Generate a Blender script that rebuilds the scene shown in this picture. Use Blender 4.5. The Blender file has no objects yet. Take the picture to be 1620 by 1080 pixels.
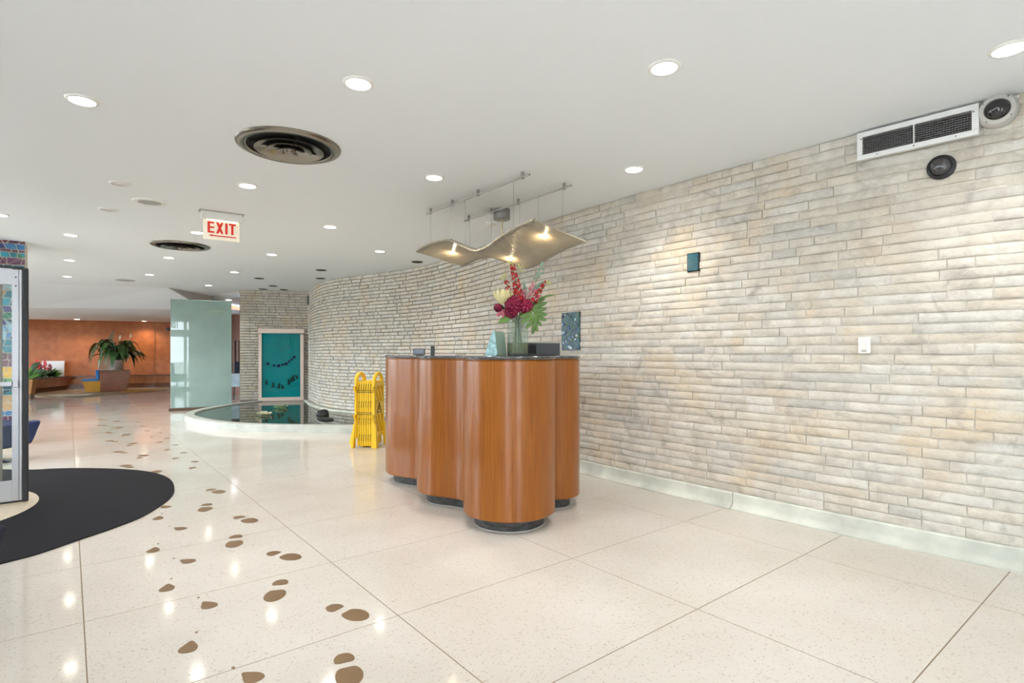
import bpy, bmesh, math, random
from mathutils import Vector, Matrix, noise
R = random.Random(7)
PI = math.pi
sc = bpy.context.scene
col = sc.collection

# ------------------------------------------------------------------ camera
F, HZ, CAMZ, CEIL = 875.0, 558.0, 1.2, 2.64
cam = bpy.data.objects.new('camera', bpy.data.cameras.new('camera'))
col.objects.link(cam)
cam.location = (0, 0, CAMZ)
cam.rotation_euler = (PI/2, 0, 0)
cam.data.sensor_width = 36.0
cam.data.lens = F/1620*36
cam.data.shift_y = (HZ-540)/1620
cam.data.clip_start = 0.05
sc.camera = cam

# ------------------------------------------------------------------ world / light / exposure
world = bpy.data.worlds.new('overcast_sky')
sc.world = world
world.use_nodes = True
bg = world.node_tree.nodes['Background']
bg.inputs[0].default_value = (0.86, 0.93, 1.0, 1)
bg.inputs[1].default_value = 7.0
sc.view_settings.view_transform = 'Standard'
sc.view_settings.look = 'None'
sc.view_settings.gamma = 1.0
sc.view_settings.use_curve_mapping = False
sc.view_settings.exposure = 0.88
sc.cycles.use_denoising = True
sc.cycles.max_bounces = 12
sc.cycles.diffuse_bounces = 7
sc.cycles.transparent_max_bounces = 16
sc.cycles.caustics_reflective = False
sc.cycles.caustics_refractive = False
sc.cycles.sample_clamp_indirect = 6.0
LAMP_W = 34.0        # watts of one ceiling downlight

# ------------------------------------------------------------------ pixel and grid helpers
TH = math.atan2(0.626, 0.78)
CU, SU = math.cos(TH), math.sin(TH)
def AB(a, b): return (CU*a - SU*b, SU*a + CU*b)      # the lobby's paving grid turned into world x, y
def fl(px, py, z=0.0):                                # photo pixel on a horizontal surface below the eye
    Y = F*(CAMZ-z)/(py-HZ); return ((px-810)/F*Y, Y)
def cl(px, py, z=CEIL):                               # photo pixel on a ceiling
    Y = F*(z-CAMZ)/(HZ-py); return ((px-810)/F*Y, Y)

# ------------------------------------------------------------------ materials
MATS = {}
def M(name, c, rough=0.5, metal=0.0, spec=0.5, var=None, bump=None, coat=0.0, emit=None, alpha=None, coords='Object', stretch=None, c2=None):
    if name in MATS: return MATS[name]
    m = bpy.data.materials.new(name); m.use_nodes = True
    nt = m.node_tree; N = nt.nodes; L = nt.links
    b = N['Principled BSDF']
    b.inputs['Base Color'].default_value = (*c, 1)
    b.inputs['Roughness'].default_value = rough
    b.inputs['Metallic'].default_value = metal
    b.inputs['Specular IOR Level'].default_value = spec
    b.inputs['Coat Weight'].default_value = coat
    b.inputs['Coat Roughness'].default_value = 0.08
    vec = None
    if var or bump:
        tc = N.new('ShaderNodeTexCoord'); vec = tc.outputs[coords]
        if stretch:
            mp = N.new('ShaderNodeMapping'); mp.inputs['Scale'].default_value = stretch
            L.new(vec, mp.inputs[0]); vec = mp.outputs[0]
    if var:
        n = N.new('ShaderNodeTexNoise'); n.inputs['Scale'].default_value = var[0]; n.inputs['Detail'].default_value = 5
        L.new(vec, n.inputs['Vector'])
        r = N.new('ShaderNodeValToRGB')
        d = c2 if c2 else tuple(max(0, x*(1-var[1])) for x in c)
        e = c if c2 else tuple(min(1, x*(1+var[1])) for x in c)
        r.color_ramp.elements[0].color = (*d, 1); r.color_ramp.elements[1].color = (*e, 1)
        r.color_ramp.elements[0].position = 0.32; r.color_ramp.elements[1].position = 0.68
        L.new(n.outputs[0], r.inputs[0]); L.new(r.outputs[0], b.inputs['Base Color'])
    if bump:
        n = N.new('ShaderNodeTexNoise'); n.inputs['Scale'].default_value = bump[0]; n.inputs['Detail'].default_value = 4
        L.new(vec, n.inputs['Vector'])
        bp = N.new('ShaderNodeBump'); bp.inputs['Strength'].default_value = bump[1]; bp.inputs['Distance'].default_value = 0.01
        L.new(n.outputs[0], bp.inputs['Height']); L.new(bp.outputs[0], b.inputs['Normal'])
    if emit:
        b.inputs['Emission Color'].default_value = (*emit[0], 1); b.inputs['Emission Strength'].default_value = emit[1]
    if alpha is not None:
        b.inputs['Alpha'].default_value = alpha
    MATS[name] = m
    return m

def glassy(name, tint, body, body_w, rough=0.02, gloss=0.12):
    """see-through sheet: tinted transparency + some body colour + mirror gloss by fresnel"""
    m = bpy.data.materials.new(name); m.use_nodes = True
    nt = m.node_tree; N = nt.nodes; L = nt.links
    for n in list(N): N.remove(n)
    out = N.new('ShaderNodeOutputMaterial')
    tr = N.new('ShaderNodeBsdfTransparent'); tr.inputs[0].default_value = (*tint, 1)
    df = N.new('ShaderNodeBsdfDiffuse'); df.inputs[0].default_value = (*body, 1)
    gl = N.new('ShaderNodeBsdfGlossy'); gl.inputs['Roughness'].default_value = rough
    m1 = N.new('ShaderNodeMixShader'); m1.inputs[0].default_value = body_w
    L.new(tr.outputs[0], m1.inputs[1]); L.new(df.outputs[0], m1.inputs[2])
    fr = N.new('ShaderNodeFresnel'); fr.inputs[0].default_value = 1.0 + gloss*4
    m2 = N.new('ShaderNodeMixShader')
    ge = N.new('ShaderNodeNewGeometry'); inv = N.new('ShaderNodeMath'); inv.operation = 'SUBTRACT'; inv.inputs[0].default_value = 1
    mu = N.new('ShaderNodeMath'); mu.operation = 'MULTIPLY'
    L.new(ge.outputs['Backfacing'], inv.inputs[1]); L.new(inv.outputs[0], mu.inputs[0]); L.new(fr.outputs[0], mu.inputs[1])   # thin sheet: only the outer face mirrors
    L.new(mu.outputs[0], m2.inputs[0]); L.new(m1.outputs[0], m2.inputs[1]); L.new(gl.outputs[0], m2.inputs[2])
    L.new(m2.outputs[0], out.inputs[0])
    MATS[name] = m
    return m

def brick_material():
    m = bpy.data.materials.new('split_face_stone'); m.use_nodes = True
    nt = m.node_tree; N = nt.nodes; L = nt.links; b = N['Principled BSDF']
    b.inputs['Roughness'].default_value = 0.72; b.inputs['Specular IOR Level'].default_value = 0.3
    geo = N.new('ShaderNodeNewGeometry'); oi = N.new('ShaderNodeObjectInfo')
    add = N.new('ShaderNodeMath'); add.operation = 'ADD'
    L.new(oi.outputs['Random'], add.inputs[0]); L.new(geo.outputs['Random Per Island'], add.inputs[1])
    fr = N.new('ShaderNodeMath'); fr.operation = 'FRACT'; L.new(add.outputs[0], fr.inputs[0])
    ramp = N.new('ShaderNodeValToRGB')
    els = ramp.color_ramp.elements
    cols = [(0.0, (0.59, 0.55, 0.485)), (0.2, (0.67, 0.64, 0.585)), (0.4, (0.63, 0.575, 0.49)), (0.55, (0.68, 0.66, 0.61)),
            (0.72, (0.555, 0.54, 0.505)), (0.86, (0.66, 0.61, 0.525)), (1.0, (0.61, 0.59, 0.545))]
    els[0].position, els[0].color = 0.0, (*cols[0][1], 1)
    els[1].position, els[1].color = 1.0, (*cols[-1][1], 1)
    for p, c in cols[1:-1]:
        e = els.new(p); e.color = (*c, 1)
    L.new(fr.outputs[0], ramp.inputs[0])
    # clouding that runs through the stone
    sep = N.new('ShaderNodeVectorMath'); sep.operation = 'SCALE'; sep.inputs['Scale'].default_value = 1.0
    L.new(geo.outputs['Position'], sep.inputs[0])
    n1 = N.new('ShaderNodeTexNoise'); n1.inputs['Scale'].default_value = 10; n1.inputs['Detail'].default_value = 6; n1.inputs['Roughness'].default_value = 0.65
    L.new(sep.outputs[0], n1.inputs['Vector'])
    r1 = N.new('ShaderNodeValToRGB'); r1.color_ramp.elements[0].position = 0.3; r1.color_ramp.elements[1].position = 0.62
    r1.color_ramp.elements[0].color = (0.74, 0.72, 0.70, 1); r1.color_ramp.elements[1].color = (1, 1, 1, 1)
    L.new(n1.outputs[0], r1.inputs[0])
    mx = N.new('ShaderNodeMix'); mx.data_type = 'RGBA'; mx.blend_type = 'MULTIPLY'; mx.inputs[0].default_value = 0.8
    L.new(ramp.outputs[0], mx.inputs[6]); L.new(r1.outputs[0], mx.inputs[7])
    # iron-yellow patches
    n2 = N.new('ShaderNodeTexNoise'); n2.inputs['Scale'].default_value = 2.3; n2.inputs['Detail'].default_value = 5
    L.new(sep.outputs[0], n2.inputs['Vector'])
    r2 = N.new('ShaderNodeValToRGB'); r2.color_ramp.elements[0].position = 0.52; r2.color_ramp.elements[1].position = 0.75
    r2.color_ramp.elements[0].color = (0, 0, 0, 1); r2.color_ramp.elements[1].color = (0.55, 0.55, 0.55, 1)
    L.new(n2.outputs[0], r2.inputs[0])
    mx2 = N.new('ShaderNodeMix'); mx2.data_type = 'RGBA'
    L.new(r2.outputs[0], mx2.inputs[0]); L.new(mx.outputs[2], mx2.inputs[6]); mx2.inputs[7].default_value = (0.66, 0.49, 0.28, 1)
    # dark veins
    n3 = N.new('ShaderNodeTexNoise'); n3.inputs['Scale'].default_value = 5.5; n3.inputs['Detail'].default_value = 7; n3.inputs['Distortion'].default_value = 1.4
    L.new(sep.outputs[0], n3.inputs['Vector'])
    r3 = N.new('ShaderNodeValToRGB'); r3.color_ramp.elements[0].position = 0.57; r3.color_ramp.elements[1].position = 0.8
    r3.color_ramp.elements[0].color = (0, 0, 0, 1); r3.color_ramp.elements[1].color = (0.75, 0.75, 0.75, 1)
    L.new(n3.outputs[0], r3.inputs[0])
    mx3 = N.new('ShaderNodeMix'); mx3.data_type = 'RGBA'
    L.new(r3.outputs[0], mx3.inputs[0]); L.new(mx2.outputs[2], mx3.inputs[6]); mx3.inputs[7].default_value = (0.27, 0.25, 0.23, 1)
    L.new(mx3.outputs[2], b.inputs['Base Color'])
    n4 = N.new('ShaderNodeTexNoise'); n4.inputs['Scale'].default_value = 42; n4.inputs['Detail'].default_value = 5
    L.new(sep.outputs[0], n4.inputs['Vector'])
    bp = N.new('ShaderNodeBump'); bp.inputs['Strength'].default_value = 0.5; bp.inputs['Distance'].default_value = 0.012
    L.new(n4.outputs[0], bp.inputs['Height']); L.new(bp.outputs[0], b.inputs['Normal'])
    MATS['brick'] = m
    return m

def terrazzo_material():
    m = bpy.data.materials.new('terrazzo'); m.use_nodes = True
    nt = m.node_tree; N = nt.nodes; L = nt.links; b = N['Principled BSDF']
    geo = N.new('ShaderNodeNewGeometry'); P = geo.outputs['Position']
    n1 = N.new('ShaderNodeTexNoise'); n1.inputs['Scale'].default_value = 1.1; n1.inputs['Detail'].default_value = 6
    L.new(P, n1.inputs['Vector'])
    r1 = N.new('ShaderNodeValToRGB'); r1.color_ramp.elements[0].position = 0.3; r1.color_ramp.elements[1].position = 0.65
    r1.color_ramp.elements[0].color = (0.555, 0.515, 0.46, 1); r1.color_ramp.elements[1].color = (0.635, 0.605, 0.56, 1)
    L.new(n1.outputs[0], r1.inputs[0])
    v = N.new('ShaderNodeTexVoronoi'); v.inputs['Scale'].default_value = 150
    L.new(P, v.inputs['Vector'])
    sx = N.new('ShaderNodeSeparateColor'); L.new(v.outputs['Color'], sx.inputs[0])
    r2 = N.new('ShaderNodeValToRGB'); e = r2.color_ramp.elements
    e[0].position, e[0].color = 0.0, (0.66, 0.60, 0.54, 1)
    e[1].position, e[1].color = 1.0, (1.0, 1.0, 1.0, 1)
    for p, c in ((0.05, (0.84, 0.80, 0.76, 1)), (0.10, (0.96, 0.96, 0.96, 1)), (0.55, (1, 1, 1, 1)), (0.8, (1.0, 0.99, 0.97, 1))):
        q = e.new(p); q.color = c
    L.new(sx.outputs[0], r2.inputs[0])
    mx = N.new('ShaderNodeMix'); mx.data_type = 'RGBA'; mx.blend_type = 'MULTIPLY'; mx.inputs[0].default_value = 0.8
    L.new(r1.outputs[0], mx.inputs[6]); L.new(r2.outputs[0], mx.inputs[7])
    L.new(mx.outputs[2], b.inputs['Base Color'])
    n2 = N.new('ShaderNodeTexNoise'); n2.inputs['Scale'].default_value = 1.7; n2.inputs['Detail'].default_value = 3
    L.new(P, n2.inputs['Vector'])
    mr = N.new('ShaderNodeMapRange'); mr.inputs['To Min'].default_value = 0.045; mr.inputs['To Max'].default_value = 0.13
    L.new(n2.outputs[0], mr.inputs[0]); L.new(mr.outputs[0], b.inputs['Roughness'])
    b.inputs['Specular IOR Level'].default_value = 0.38
    MATS['terrazzo'] = m
    return m

m_brick = brick_material()
m_terr = terrazzo_material()
m_white = M('ceiling_paint', (0.84, 0.88, 0.925), 0.85, spec=0.2)
m_whitewall = M('white_wall_paint', (0.82, 0.82, 0.80), 0.8, spec=0.2)
m_mortar = M('mortar', (0.64, 0.61, 0.55), 0.95, var=(30, 0.12), coords='Object')
m_strip = M('divider_strip', (0.22, 0.16, 0.10), 0.5)
m_base = M('terrazzo_base', (0.56, 0.58, 0.52), 0.45, var=(4, 0.20), bump=(60, 0.08))
m_wood = M('counter_veneer', (0.295, 0.094, 0.007), 0.32, spec=.4, var=(9, 0.0), coat=0.22, stretch=(9, 9, 0.35), c2=(0.215, 0.060, 0.003))
m_granite = M('black_granite', (0.10, 0.105, 0.11), 0.12, var=(160, 0.0), c2=(0.006, 0.006, 0.007), coat=0.5)
m_plinth = M('plinth_black', (0.07, 0.07, 0.07), 0.5, var=(22, 0.0), c2=(0.006, 0.006, 0.006), stretch=(1, 1, 3))
m_brass = M('brass_inlay', (0.215, 0.13, 0.062), 0.36, 0.35, var=(6, 0.12))
m_mat = M('rubber_mat', (0.015, 0.015, 0.019), 0.85, spec=.15, bump=(220, 0.5))
m_tan = M('entry_disc_stone', (0.55, 0.47, 0.35), 0.5, var=(60, 0.1))
m_alu = M('aluminium', (0.47, 0.48, 0.51), 0.38, 0.7)
m_steel = M('brushed_steel', (0.33, 0.32, 0.31), 0.35, 0.85)
m_chrome = M('chrome', (0.75, 0.75, 0.76), 0.1, 1.0)
m_diffm = M('diffuser_metal', (0.27, 0.25, 0.22), 0.24, 0.9)
m_dark = M('dark_void', (0.012, 0.012, 0.012), 0.9)
m_black = M('black_plastic', (0.015, 0.016, 0.02), 0.4)
m_rubber = M('black_rubber', (0.02, 0.022, 0.026), 0.55)
m_plastw = M('white_plastic', (0.80, 0.80, 0.78), 0.4)
m_orange = M('rust_wall', (0.42, 0.135, 0.036), 0.5, var=(5, 0.0), c2=(0.30, 0.088, 0.022), coords='Object')
m_wains = M('wood_wainscot', (0.30, 0.11, 0.03), 0.4, var=(4, 0.0), c2=(0.2, 0.07, 0.02), stretch=(3, 3, .6))
m_dkwood = M('dark_wood', (0.10, 0.036, 0.014), 0.35, var=(6, 0.25), stretch=(1, 1, 4))
m_lens = M('lit_lens', (1, 0.95, 0.85), 0.5, emit=((1.0, 0.90, 0.76), 18))
m_door_glass = glassy('door_glass', (0.93, 0.96, 0.96), (0.8, 0.85, 0.85), 0.03)
m_win_glass = glassy('window_glass', (0.97, 0.98, 0.98), (0.8, 0.85, 0.85), 0.0)
m_vase = glassy('vase_glass', (0.86, 0.90, 0.88), (0.6, 0.66, 0.62), 0.05, gloss=0.08)
m_vwater = glassy('vase_water', (0.70, 0.72, 0.50), (0.45, 0.45, 0.22), 0.25, gloss=0.08)
m_teal = glassy('teal_glass', (0.0, 0.50, 0.50), (0.0, 0.30, 0.32), 0.62, gloss=0.12)
m_water = glassy('pool_water', (0.62, 0.68, 0.62), (0.08, 0.10, 0.09), 0.15, rough=0.005, gloss=0.22)
m_clear = glassy('divider_glass', (0.80, 0.88, 0.84), (0.5, 0.6, 0.55), 0.2)
m_frost = M('frosted_glass', (0.26, 0.37, 0.34), 0.006, spec=0.7, var=(1.1, 0.12), coat=0.0)

# ------------------------------------------------------------------ geometry collector
class G:
    def __init__(s): s.v, s.f = [], []
    def add(s, vs, fs):
        o = len(s.v); s.v += [tuple(x) for x in vs]; s.f += [tuple(i+o for i in q) for q in fs]; return s
    def box(s, c, d, rz=0.0, taper=1.0):
        hx, hy, hz = d[0]/2, d[1]/2, d[2]/2; ca, sa = math.cos(rz), math.sin(rz)
        vs = []
        for z, k in ((-hz, taper), (hz, 1.0)):
            for x, y in ((-hx, -hy), (hx, -hy), (hx, hy), (-hx, hy)):
                x, y = x*k, y*k
                vs.append((c[0]+x*ca-y*sa, c[1]+x*sa+y*ca, c[2]+z))
        return s.add(vs, [(3, 2, 1, 0), (4, 5, 6, 7), (0, 1, 5, 4), (1, 2, 6, 5), (2, 3, 7, 6), (3, 0, 4, 7)])
    def prism(s, pts, z0, z1):
        n = len(pts)
        vs = [(x, y, z0) for x, y in pts] + [(x, y, z1) for x, y in pts]
        return s.add(vs, [tuple(range(n-1, -1, -1)), tuple(range(n, 2*n))] + [(i, (i+1) % n, n+(i+1) % n, n+i) for i in range(n)])
    def slab(s, pts3, off):                                   # polygon in space pushed along a vector
        n = len(pts3); o = Vector(off)
        vs = [Vector(p) for p in pts3] + [Vector(p)+o for p in pts3]
        return s.add(vs, [tuple(range(n-1, -1, -1)), tuple(range(n, 2*n))] + [(i, (i+1) % n, n+(i+1) % n, n+i) for i in range(n)])
    def tube(s, path, r, n=8, cap=True):
        P = [Vector(p) for p in path]; k = len(P)
        rr = r if isinstance(r, (list, tuple)) else [r]*k
        up = None; rings = []
        for i in range(k):
            t = (P[min(i+1, k-1)]-P[max(i-1, 0)]).normalized()
            if up is None: up = Vector((0, 0, 1)) if abs(t.z) < 0.9 else Vector((1, 0, 0))
            x = t.cross(up)
            if x.length < 1e-6: x = t.orthogonal()
            x.normalize(); y = x.cross(t).normalized(); up = y
            rings.append([P[i]+x*math.cos(2*PI*j/n)*rr[i]+y*math.sin(2*PI*j/n)*rr[i] for j in range(n)])
        vs = [v for q in rings for v in q]
        fs = [(i*n+j, i*n+(j+1) % n, (i+1)*n+(j+1) % n, (i+1)*n+j) for i in range(k-1) for j in range(n)]
        if cap: fs += [tuple(range(n-1, -1, -1)), tuple(range((k-1)*n, k*n))]
        return s.add(vs, fs)
    def lathe(s, prof, n=32, c=(0, 0, 0), a0=0.0):
        vs, fs = [], []; k = len(prof)
        for r, z in prof:
            for j in range(n):
                a = a0+2*PI*j/n; vs.append((c[0]+r*math.cos(a), c[1]+r*math.sin(a), c[2]+z))
        for i in range(k-1):
            for j in range(n): fs.append((i*n+j, i*n+(j+1) % n, (i+1)*n+(j+1) % n, (i+1)*n+j))
        if prof[0][0] > 1e-5: pass
        return s.add(vs, fs)
    def ball(s, c, r, n=8, m=6, sq=(1, 1, 1), jit=0.0):
        vs, fs = [(c[0], c[1], c[2]-r*sq[2])], []
        for i in range(1, m):
            ph = -PI/2+PI*i/m
            for j in range(n):
                a = 2*PI*j/n; q = 1+R.uniform(-jit, jit)
                vs.append((c[0]+r*q*sq[0]*math.cos(ph)*math.cos(a), c[1]+r*q*sq[1]*math.cos(ph)*math.sin(a), c[2]+r*q*sq[2]*math.sin(ph)))
        vs.append((c[0], c[1], c[2]+r*sq[2])); T = len(vs)-1
        for j in range(n):
            fs.append((0, 1+(j+1) % n, 1+j)); fs.append((T, T-n+j, T-n+(j+1) % n))
        for i in range(m-2):
            for j in range(n): fs.append((1+i*n+j, 1+i*n+(j+1) % n, 1+(i+1)*n+(j+1) % n, 1+(i+1)*n+j))
        return s.add(vs, fs)
    def sweep(s, path, prof, closed=False):
        """prof: closed loop of (offset along path normal, z); path: [(x, y)]"""
        k, n = len(path), len(prof); nr = normals2(path, closed)
        vs = [(p[0]+q[0]*o, p[1]+q[1]*o, z) for p, q in zip(path, nr) for o, z in prof]
        rng = range(k) if closed else range(k-1)
        fs = [(i*n+j, i*n+(j+1) % n, ((i+1) % k)*n+(j+1) % n, ((i+1) % k)*n+j) for i in rng for j in range(n)]
        if not closed: fs += [tuple(range(n-1, -1, -1)), tuple(range((k-1)*n, k*n))]
        return s.add(vs, fs)
    def mesh(s, name, mat, smooth=False, ang=40, recalc=True):
        me = bpy.data.meshes.new(name); me.from_pydata(s.v, [], s.f)
        if recalc:
            bm = bmesh.new(); bm.from_mesh(me); bmesh.ops.recalc_face_normals(bm, faces=bm.faces[:]); bm.to_mesh(me); bm.free()
        if mat: me.materials.append(mat)
        if smooth:
            me.shade_smooth(); me.set_sharp_from_angle(angle=math.radians(ang))
        me.update(); return me
    def obj(s, name, mat, parent=None, smooth=False, ang=40, bevel=0.0, loc=None, rz=0.0, segs=2, recalc=True):
        return put(name, s.mesh(name, mat, smooth, ang, recalc), parent, loc, rz, bevel, segs)

def put(name, me, parent=None, loc=None, rz=0.0, bevel=0.0, segs=2, rot=None, scale=None):
    o = bpy.data.objects.new(name, me); col.objects.link(o)
    if parent: o.parent = parent
    if loc is not None: o.location = loc
    o.rotation_euler = rot if rot is not None else (0, 0, rz)
    if scale is not None: o.scale = scale
    if bevel:
        b = o.modifiers.new('bevel', 'BEVEL'); b.width = bevel; b.segments = segs; b.limit_method = 'ANGLE'; b.angle_limit = math.radians(35)
    return o

def normals2(path, closed=False):
    out = []; k = len(path)
    for i in range(k):
        if closed: a, b = path[(i-1) % k], path[(i+1) % k]
        else: a, b = path[max(i-1, 0)], path[min(i+1, k-1)]
        dx, dy = b[0]-a[0], b[1]-a[1]; l = math.hypot(dx, dy) or 1
        out.append((-dy/l, dx/l))
    return out

def spline(pts, per=10, closed=False):
    out = []; n = len(pts)
    D = len(pts[0])
    for i in range(n if closed else n-1):
        g = lambda k: pts[k % n] if closed else pts[max(0, min(n-1, k))]
        p0, p1, p2, p3 = g(i-1), g(i), g(i+1), g(i+2)
        for s in range(per):
            t = s/per
            out.append(tuple(0.5*((2*p1[d])+(-p0[d]+p2[d])*t+(2*p0[d]-5*p1[d]+4*p2[d]-p3[d])*t*t+(-p0[d]+3*p1[d]-3*p2[d]+p3[d])*t**3) for d in range(D)))
    if not closed: out.append(tuple(pts[-1]))
    return out

def tag(o, label, cat, group=None):
    o['label'] = label; o['category'] = cat
    if group: o['group'] = group
    return o
def struct(o): o['kind'] = 'structure'; return o
def thing(name, label, cat, loc=(0, 0, 0), rz=0.0, group=None):
    o = bpy.data.objects.new(name, None); col.objects.link(o)
    o.empty_display_size = 0.1; o.location = loc; o.rotation_euler = (0, 0, rz)
    return tag(o, label, cat, group)
def set_empty(name):
    o = bpy.data.objects.new(name, None); col.objects.link(o); return struct(o)

ORD = ['first', 'second', 'third', 'fourth', 'fifth', 'sixth', 'seventh', 'eighth', 'ninth', 'tenth', 'eleventh', 'twelfth', 'thirteenth', 'fourteenth', 'fifteenth', 'sixteenth', 'seventeenth', 'eighteenth', 'nineteenth', 'twentieth']

# ================================================================== THE SETTING
# ---- floor: terrazzo panels between brass strips
floor = struct(G().prism([(9, -8), (9, 24), (-22, 24), (-22, 2), (-2, -10), (4, -10)], -0.12, -0.0007).obj('floor', m_strip))
A0, DA, B0, DB = 0.055, 1.122, 0.657, 0.821
pm = G()
hx, hy, ch = DA/2-0.0024, DB/2-0.0024, 0.0006
pm.add([(-hx, -hy, -.02), (hx, -hy, -.02), (hx, hy, -.02), (-hx, hy, -.02), (-hx, -hy, -ch), (hx, -hy, -ch), (hx, hy, -ch), (-hx, hy, -ch),
        (-hx+ch, -hy+ch, 0), (hx-ch, -hy+ch, 0), (hx-ch, hy-ch, 0), (-hx+ch, hy-ch, 0)],
       [(0, 1, 5, 4), (1, 2, 6, 5), (2, 3, 7, 6), (3, 0, 4, 7), (4, 5, 9, 8), (5, 6, 10, 9), (6, 7, 11, 10), (7, 4, 8, 11), (8, 9, 10, 11)])
panel_me = pm.mesh('terrazzo_panel', m_terr)
cand = []
for i in range(-4, 14):
    for j in range(-9, 31):
        a, b = A0+DA*(i+.5), B0+DB*(j+.5)
        x, y = AB(a, b)
        px = 810+F*x/y if y > .3 else 9e9
        py = HZ+F*CAMZ/y if y > .3 else 9e9
        vis = y > .8 and -250 < px < 1900
        cand.append((0 if vis else 1, y if vis else abs(y), x, y))
cand.sort()
rest = G()
for k, (v, _, x, y) in enumerate(cand):
    if k < 290 and v == 0:
        put('terrazzo_panel', panel_me, floor, (x, y, 0), TH)
    else:
        rest.add([(x+p[0]*CU-p[1]*SU, y+p[0]*SU+p[1]*CU, p[2]) for p in pm.v], pm.f)
o = rest.obj('terrazzo_field', m_terr, floor); o['kind'] = 'stuff'

# ---- ceilings
main_c = [(6.5, 2.2), (4.5, 4), (2, 9), (-2.5, 14.2), (-6.0, 14.2), (-6.43, 13.0), (-7.64, 14.05), (-7.6, 12.23), (-10, 11.45), (-16.5, 9.3), (-16.5, 6), AB(-2.5, 4), AB(-2.5, -2.6), AB(5.2, -2.6)]
struct(G().prism(main_c, CEIL, CEIL+.12).obj('ceiling', m_white))
LOWZ = 2.28
g = G()
sl = [(-7.6, 12.23, CEIL), (-10, 11.45, CEIL), (-16.5, 9.3, CEIL), (-17.5, 12.0, LOWZ), (-11.7, 13.3, LOWZ), (-7.62, 13.75, LOWZ)]
g.slab(sl, (0, 0, 0.1))
struct(g.obj('ceiling_slope', m_white))
struct(G().prism([(-7.62, 13.75), (-11.7, 13.3), (-17.5, 12.0), (-19, 20), (-7.4, 20.5)], LOWZ, LOWZ+.1).obj('ceiling_low', m_white))
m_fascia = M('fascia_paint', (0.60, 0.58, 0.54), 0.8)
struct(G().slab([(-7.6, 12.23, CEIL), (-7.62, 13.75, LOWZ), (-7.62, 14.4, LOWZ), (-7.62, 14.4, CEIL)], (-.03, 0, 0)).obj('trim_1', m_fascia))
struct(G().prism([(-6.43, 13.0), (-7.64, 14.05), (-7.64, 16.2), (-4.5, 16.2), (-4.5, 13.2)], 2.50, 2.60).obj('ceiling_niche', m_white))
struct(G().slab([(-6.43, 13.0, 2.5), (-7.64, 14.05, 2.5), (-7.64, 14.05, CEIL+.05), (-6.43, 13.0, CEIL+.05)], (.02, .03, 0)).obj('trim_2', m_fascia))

# ---- the curving stone wall
wall_pts = [(2.83, 3.055), (2.689, 3.19), (2.272, 3.64), (1.70, 4.32), (1.228, 4.90), (.758, 5.52), (.348, 6.09), (-.136, 6.97), (-.56, 7.77), (-1.033, 8.55), (-1.40, 9.08),
            (-1.909, 9.6), (-2.776, 10.27), (-3.394, 10.72), (-3.907, 11.32), (-4.35, 12.1), (-4.80, 13.05)]
wp = spline(wall_pts, 12)
arc = [0.0]
for i in range(1, len(wp)): arc.append(arc[-1]+math.hypot(wp[i][0]-wp[i-1][0], wp[i][1]-wp[i-1][1]))
WL = arc[-1]
def walk(s, path=wp, ar=arc):
    s = max(0, min(ar[-1]-1e-6, s))
    lo, hi = 0, len(ar)-1
    while hi-lo > 1:
        m_ = (lo+hi)//2
        if ar[m_] <= s: lo = m_
        else: hi = m_
    t = (s-ar[lo])/(ar[hi]-ar[lo])
    a, b = path[lo], path[hi]
    return (a[0]+(b[0]-a[0])*t, a[1]+(b[1]-a[1])*t)
def joint(s):                      # pointing is flush near the front of the lobby and deeply raked by the pool
    t = max(0, min(1, (s-2.6)/4.0)); return -.007-.017*t
_n = normals2(wp); _vs = []; _fs = []
for p, q, s in zip(wp, _n, arc):
    _vs += [(p[0]+q[0]*o, p[1]+q[1]*o, z) for o, z in ((joint(s), -.02), (joint(s), CEIL+.02), (-.28, CEIL+.02), (-.28, -.02))]
for i in range(len(wp)-1):
    _fs += [(i*4+j, i*4+(j+1) % 4, i*4+4+(j+1) % 4, i*4+4+j) for j in range(4)]
_fs += [(3, 2, 1, 0), tuple(range(len(_vs)-4, len(_vs)))]
wall_right = struct(G().add(_vs, _fs).obj('wall_right', m_mortar))
m_rake = [M('shaded_raked_mortar_%d' % k, c, .95) for k, c in enumerate(((.50, .47, .42), (.36, .33, .29), (.24, .215, .18)))]     # older, browner pointing towards the pool, plus deep-joint shade put into its colour
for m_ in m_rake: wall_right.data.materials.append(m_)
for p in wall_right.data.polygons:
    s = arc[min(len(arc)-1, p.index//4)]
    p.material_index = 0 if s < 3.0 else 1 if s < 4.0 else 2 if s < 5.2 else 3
fw = [(-4.80, 13.05), (-6.24, 12.66)]
d_ = (fw[1][0]-fw[0][0], fw[1][1]-fw[0][1]); FWL = math.hypot(*d_); fd = (d_[0]/FWL, d_[1]/FWL)
wall_feature = struct(G().sweep(fw, [(-0.023, -.02), (-0.023, CEIL+.02), (-0.40, CEIL+.02), (-0.40, -.02)]).obj('wall_back', m_rake[2]))

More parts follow.
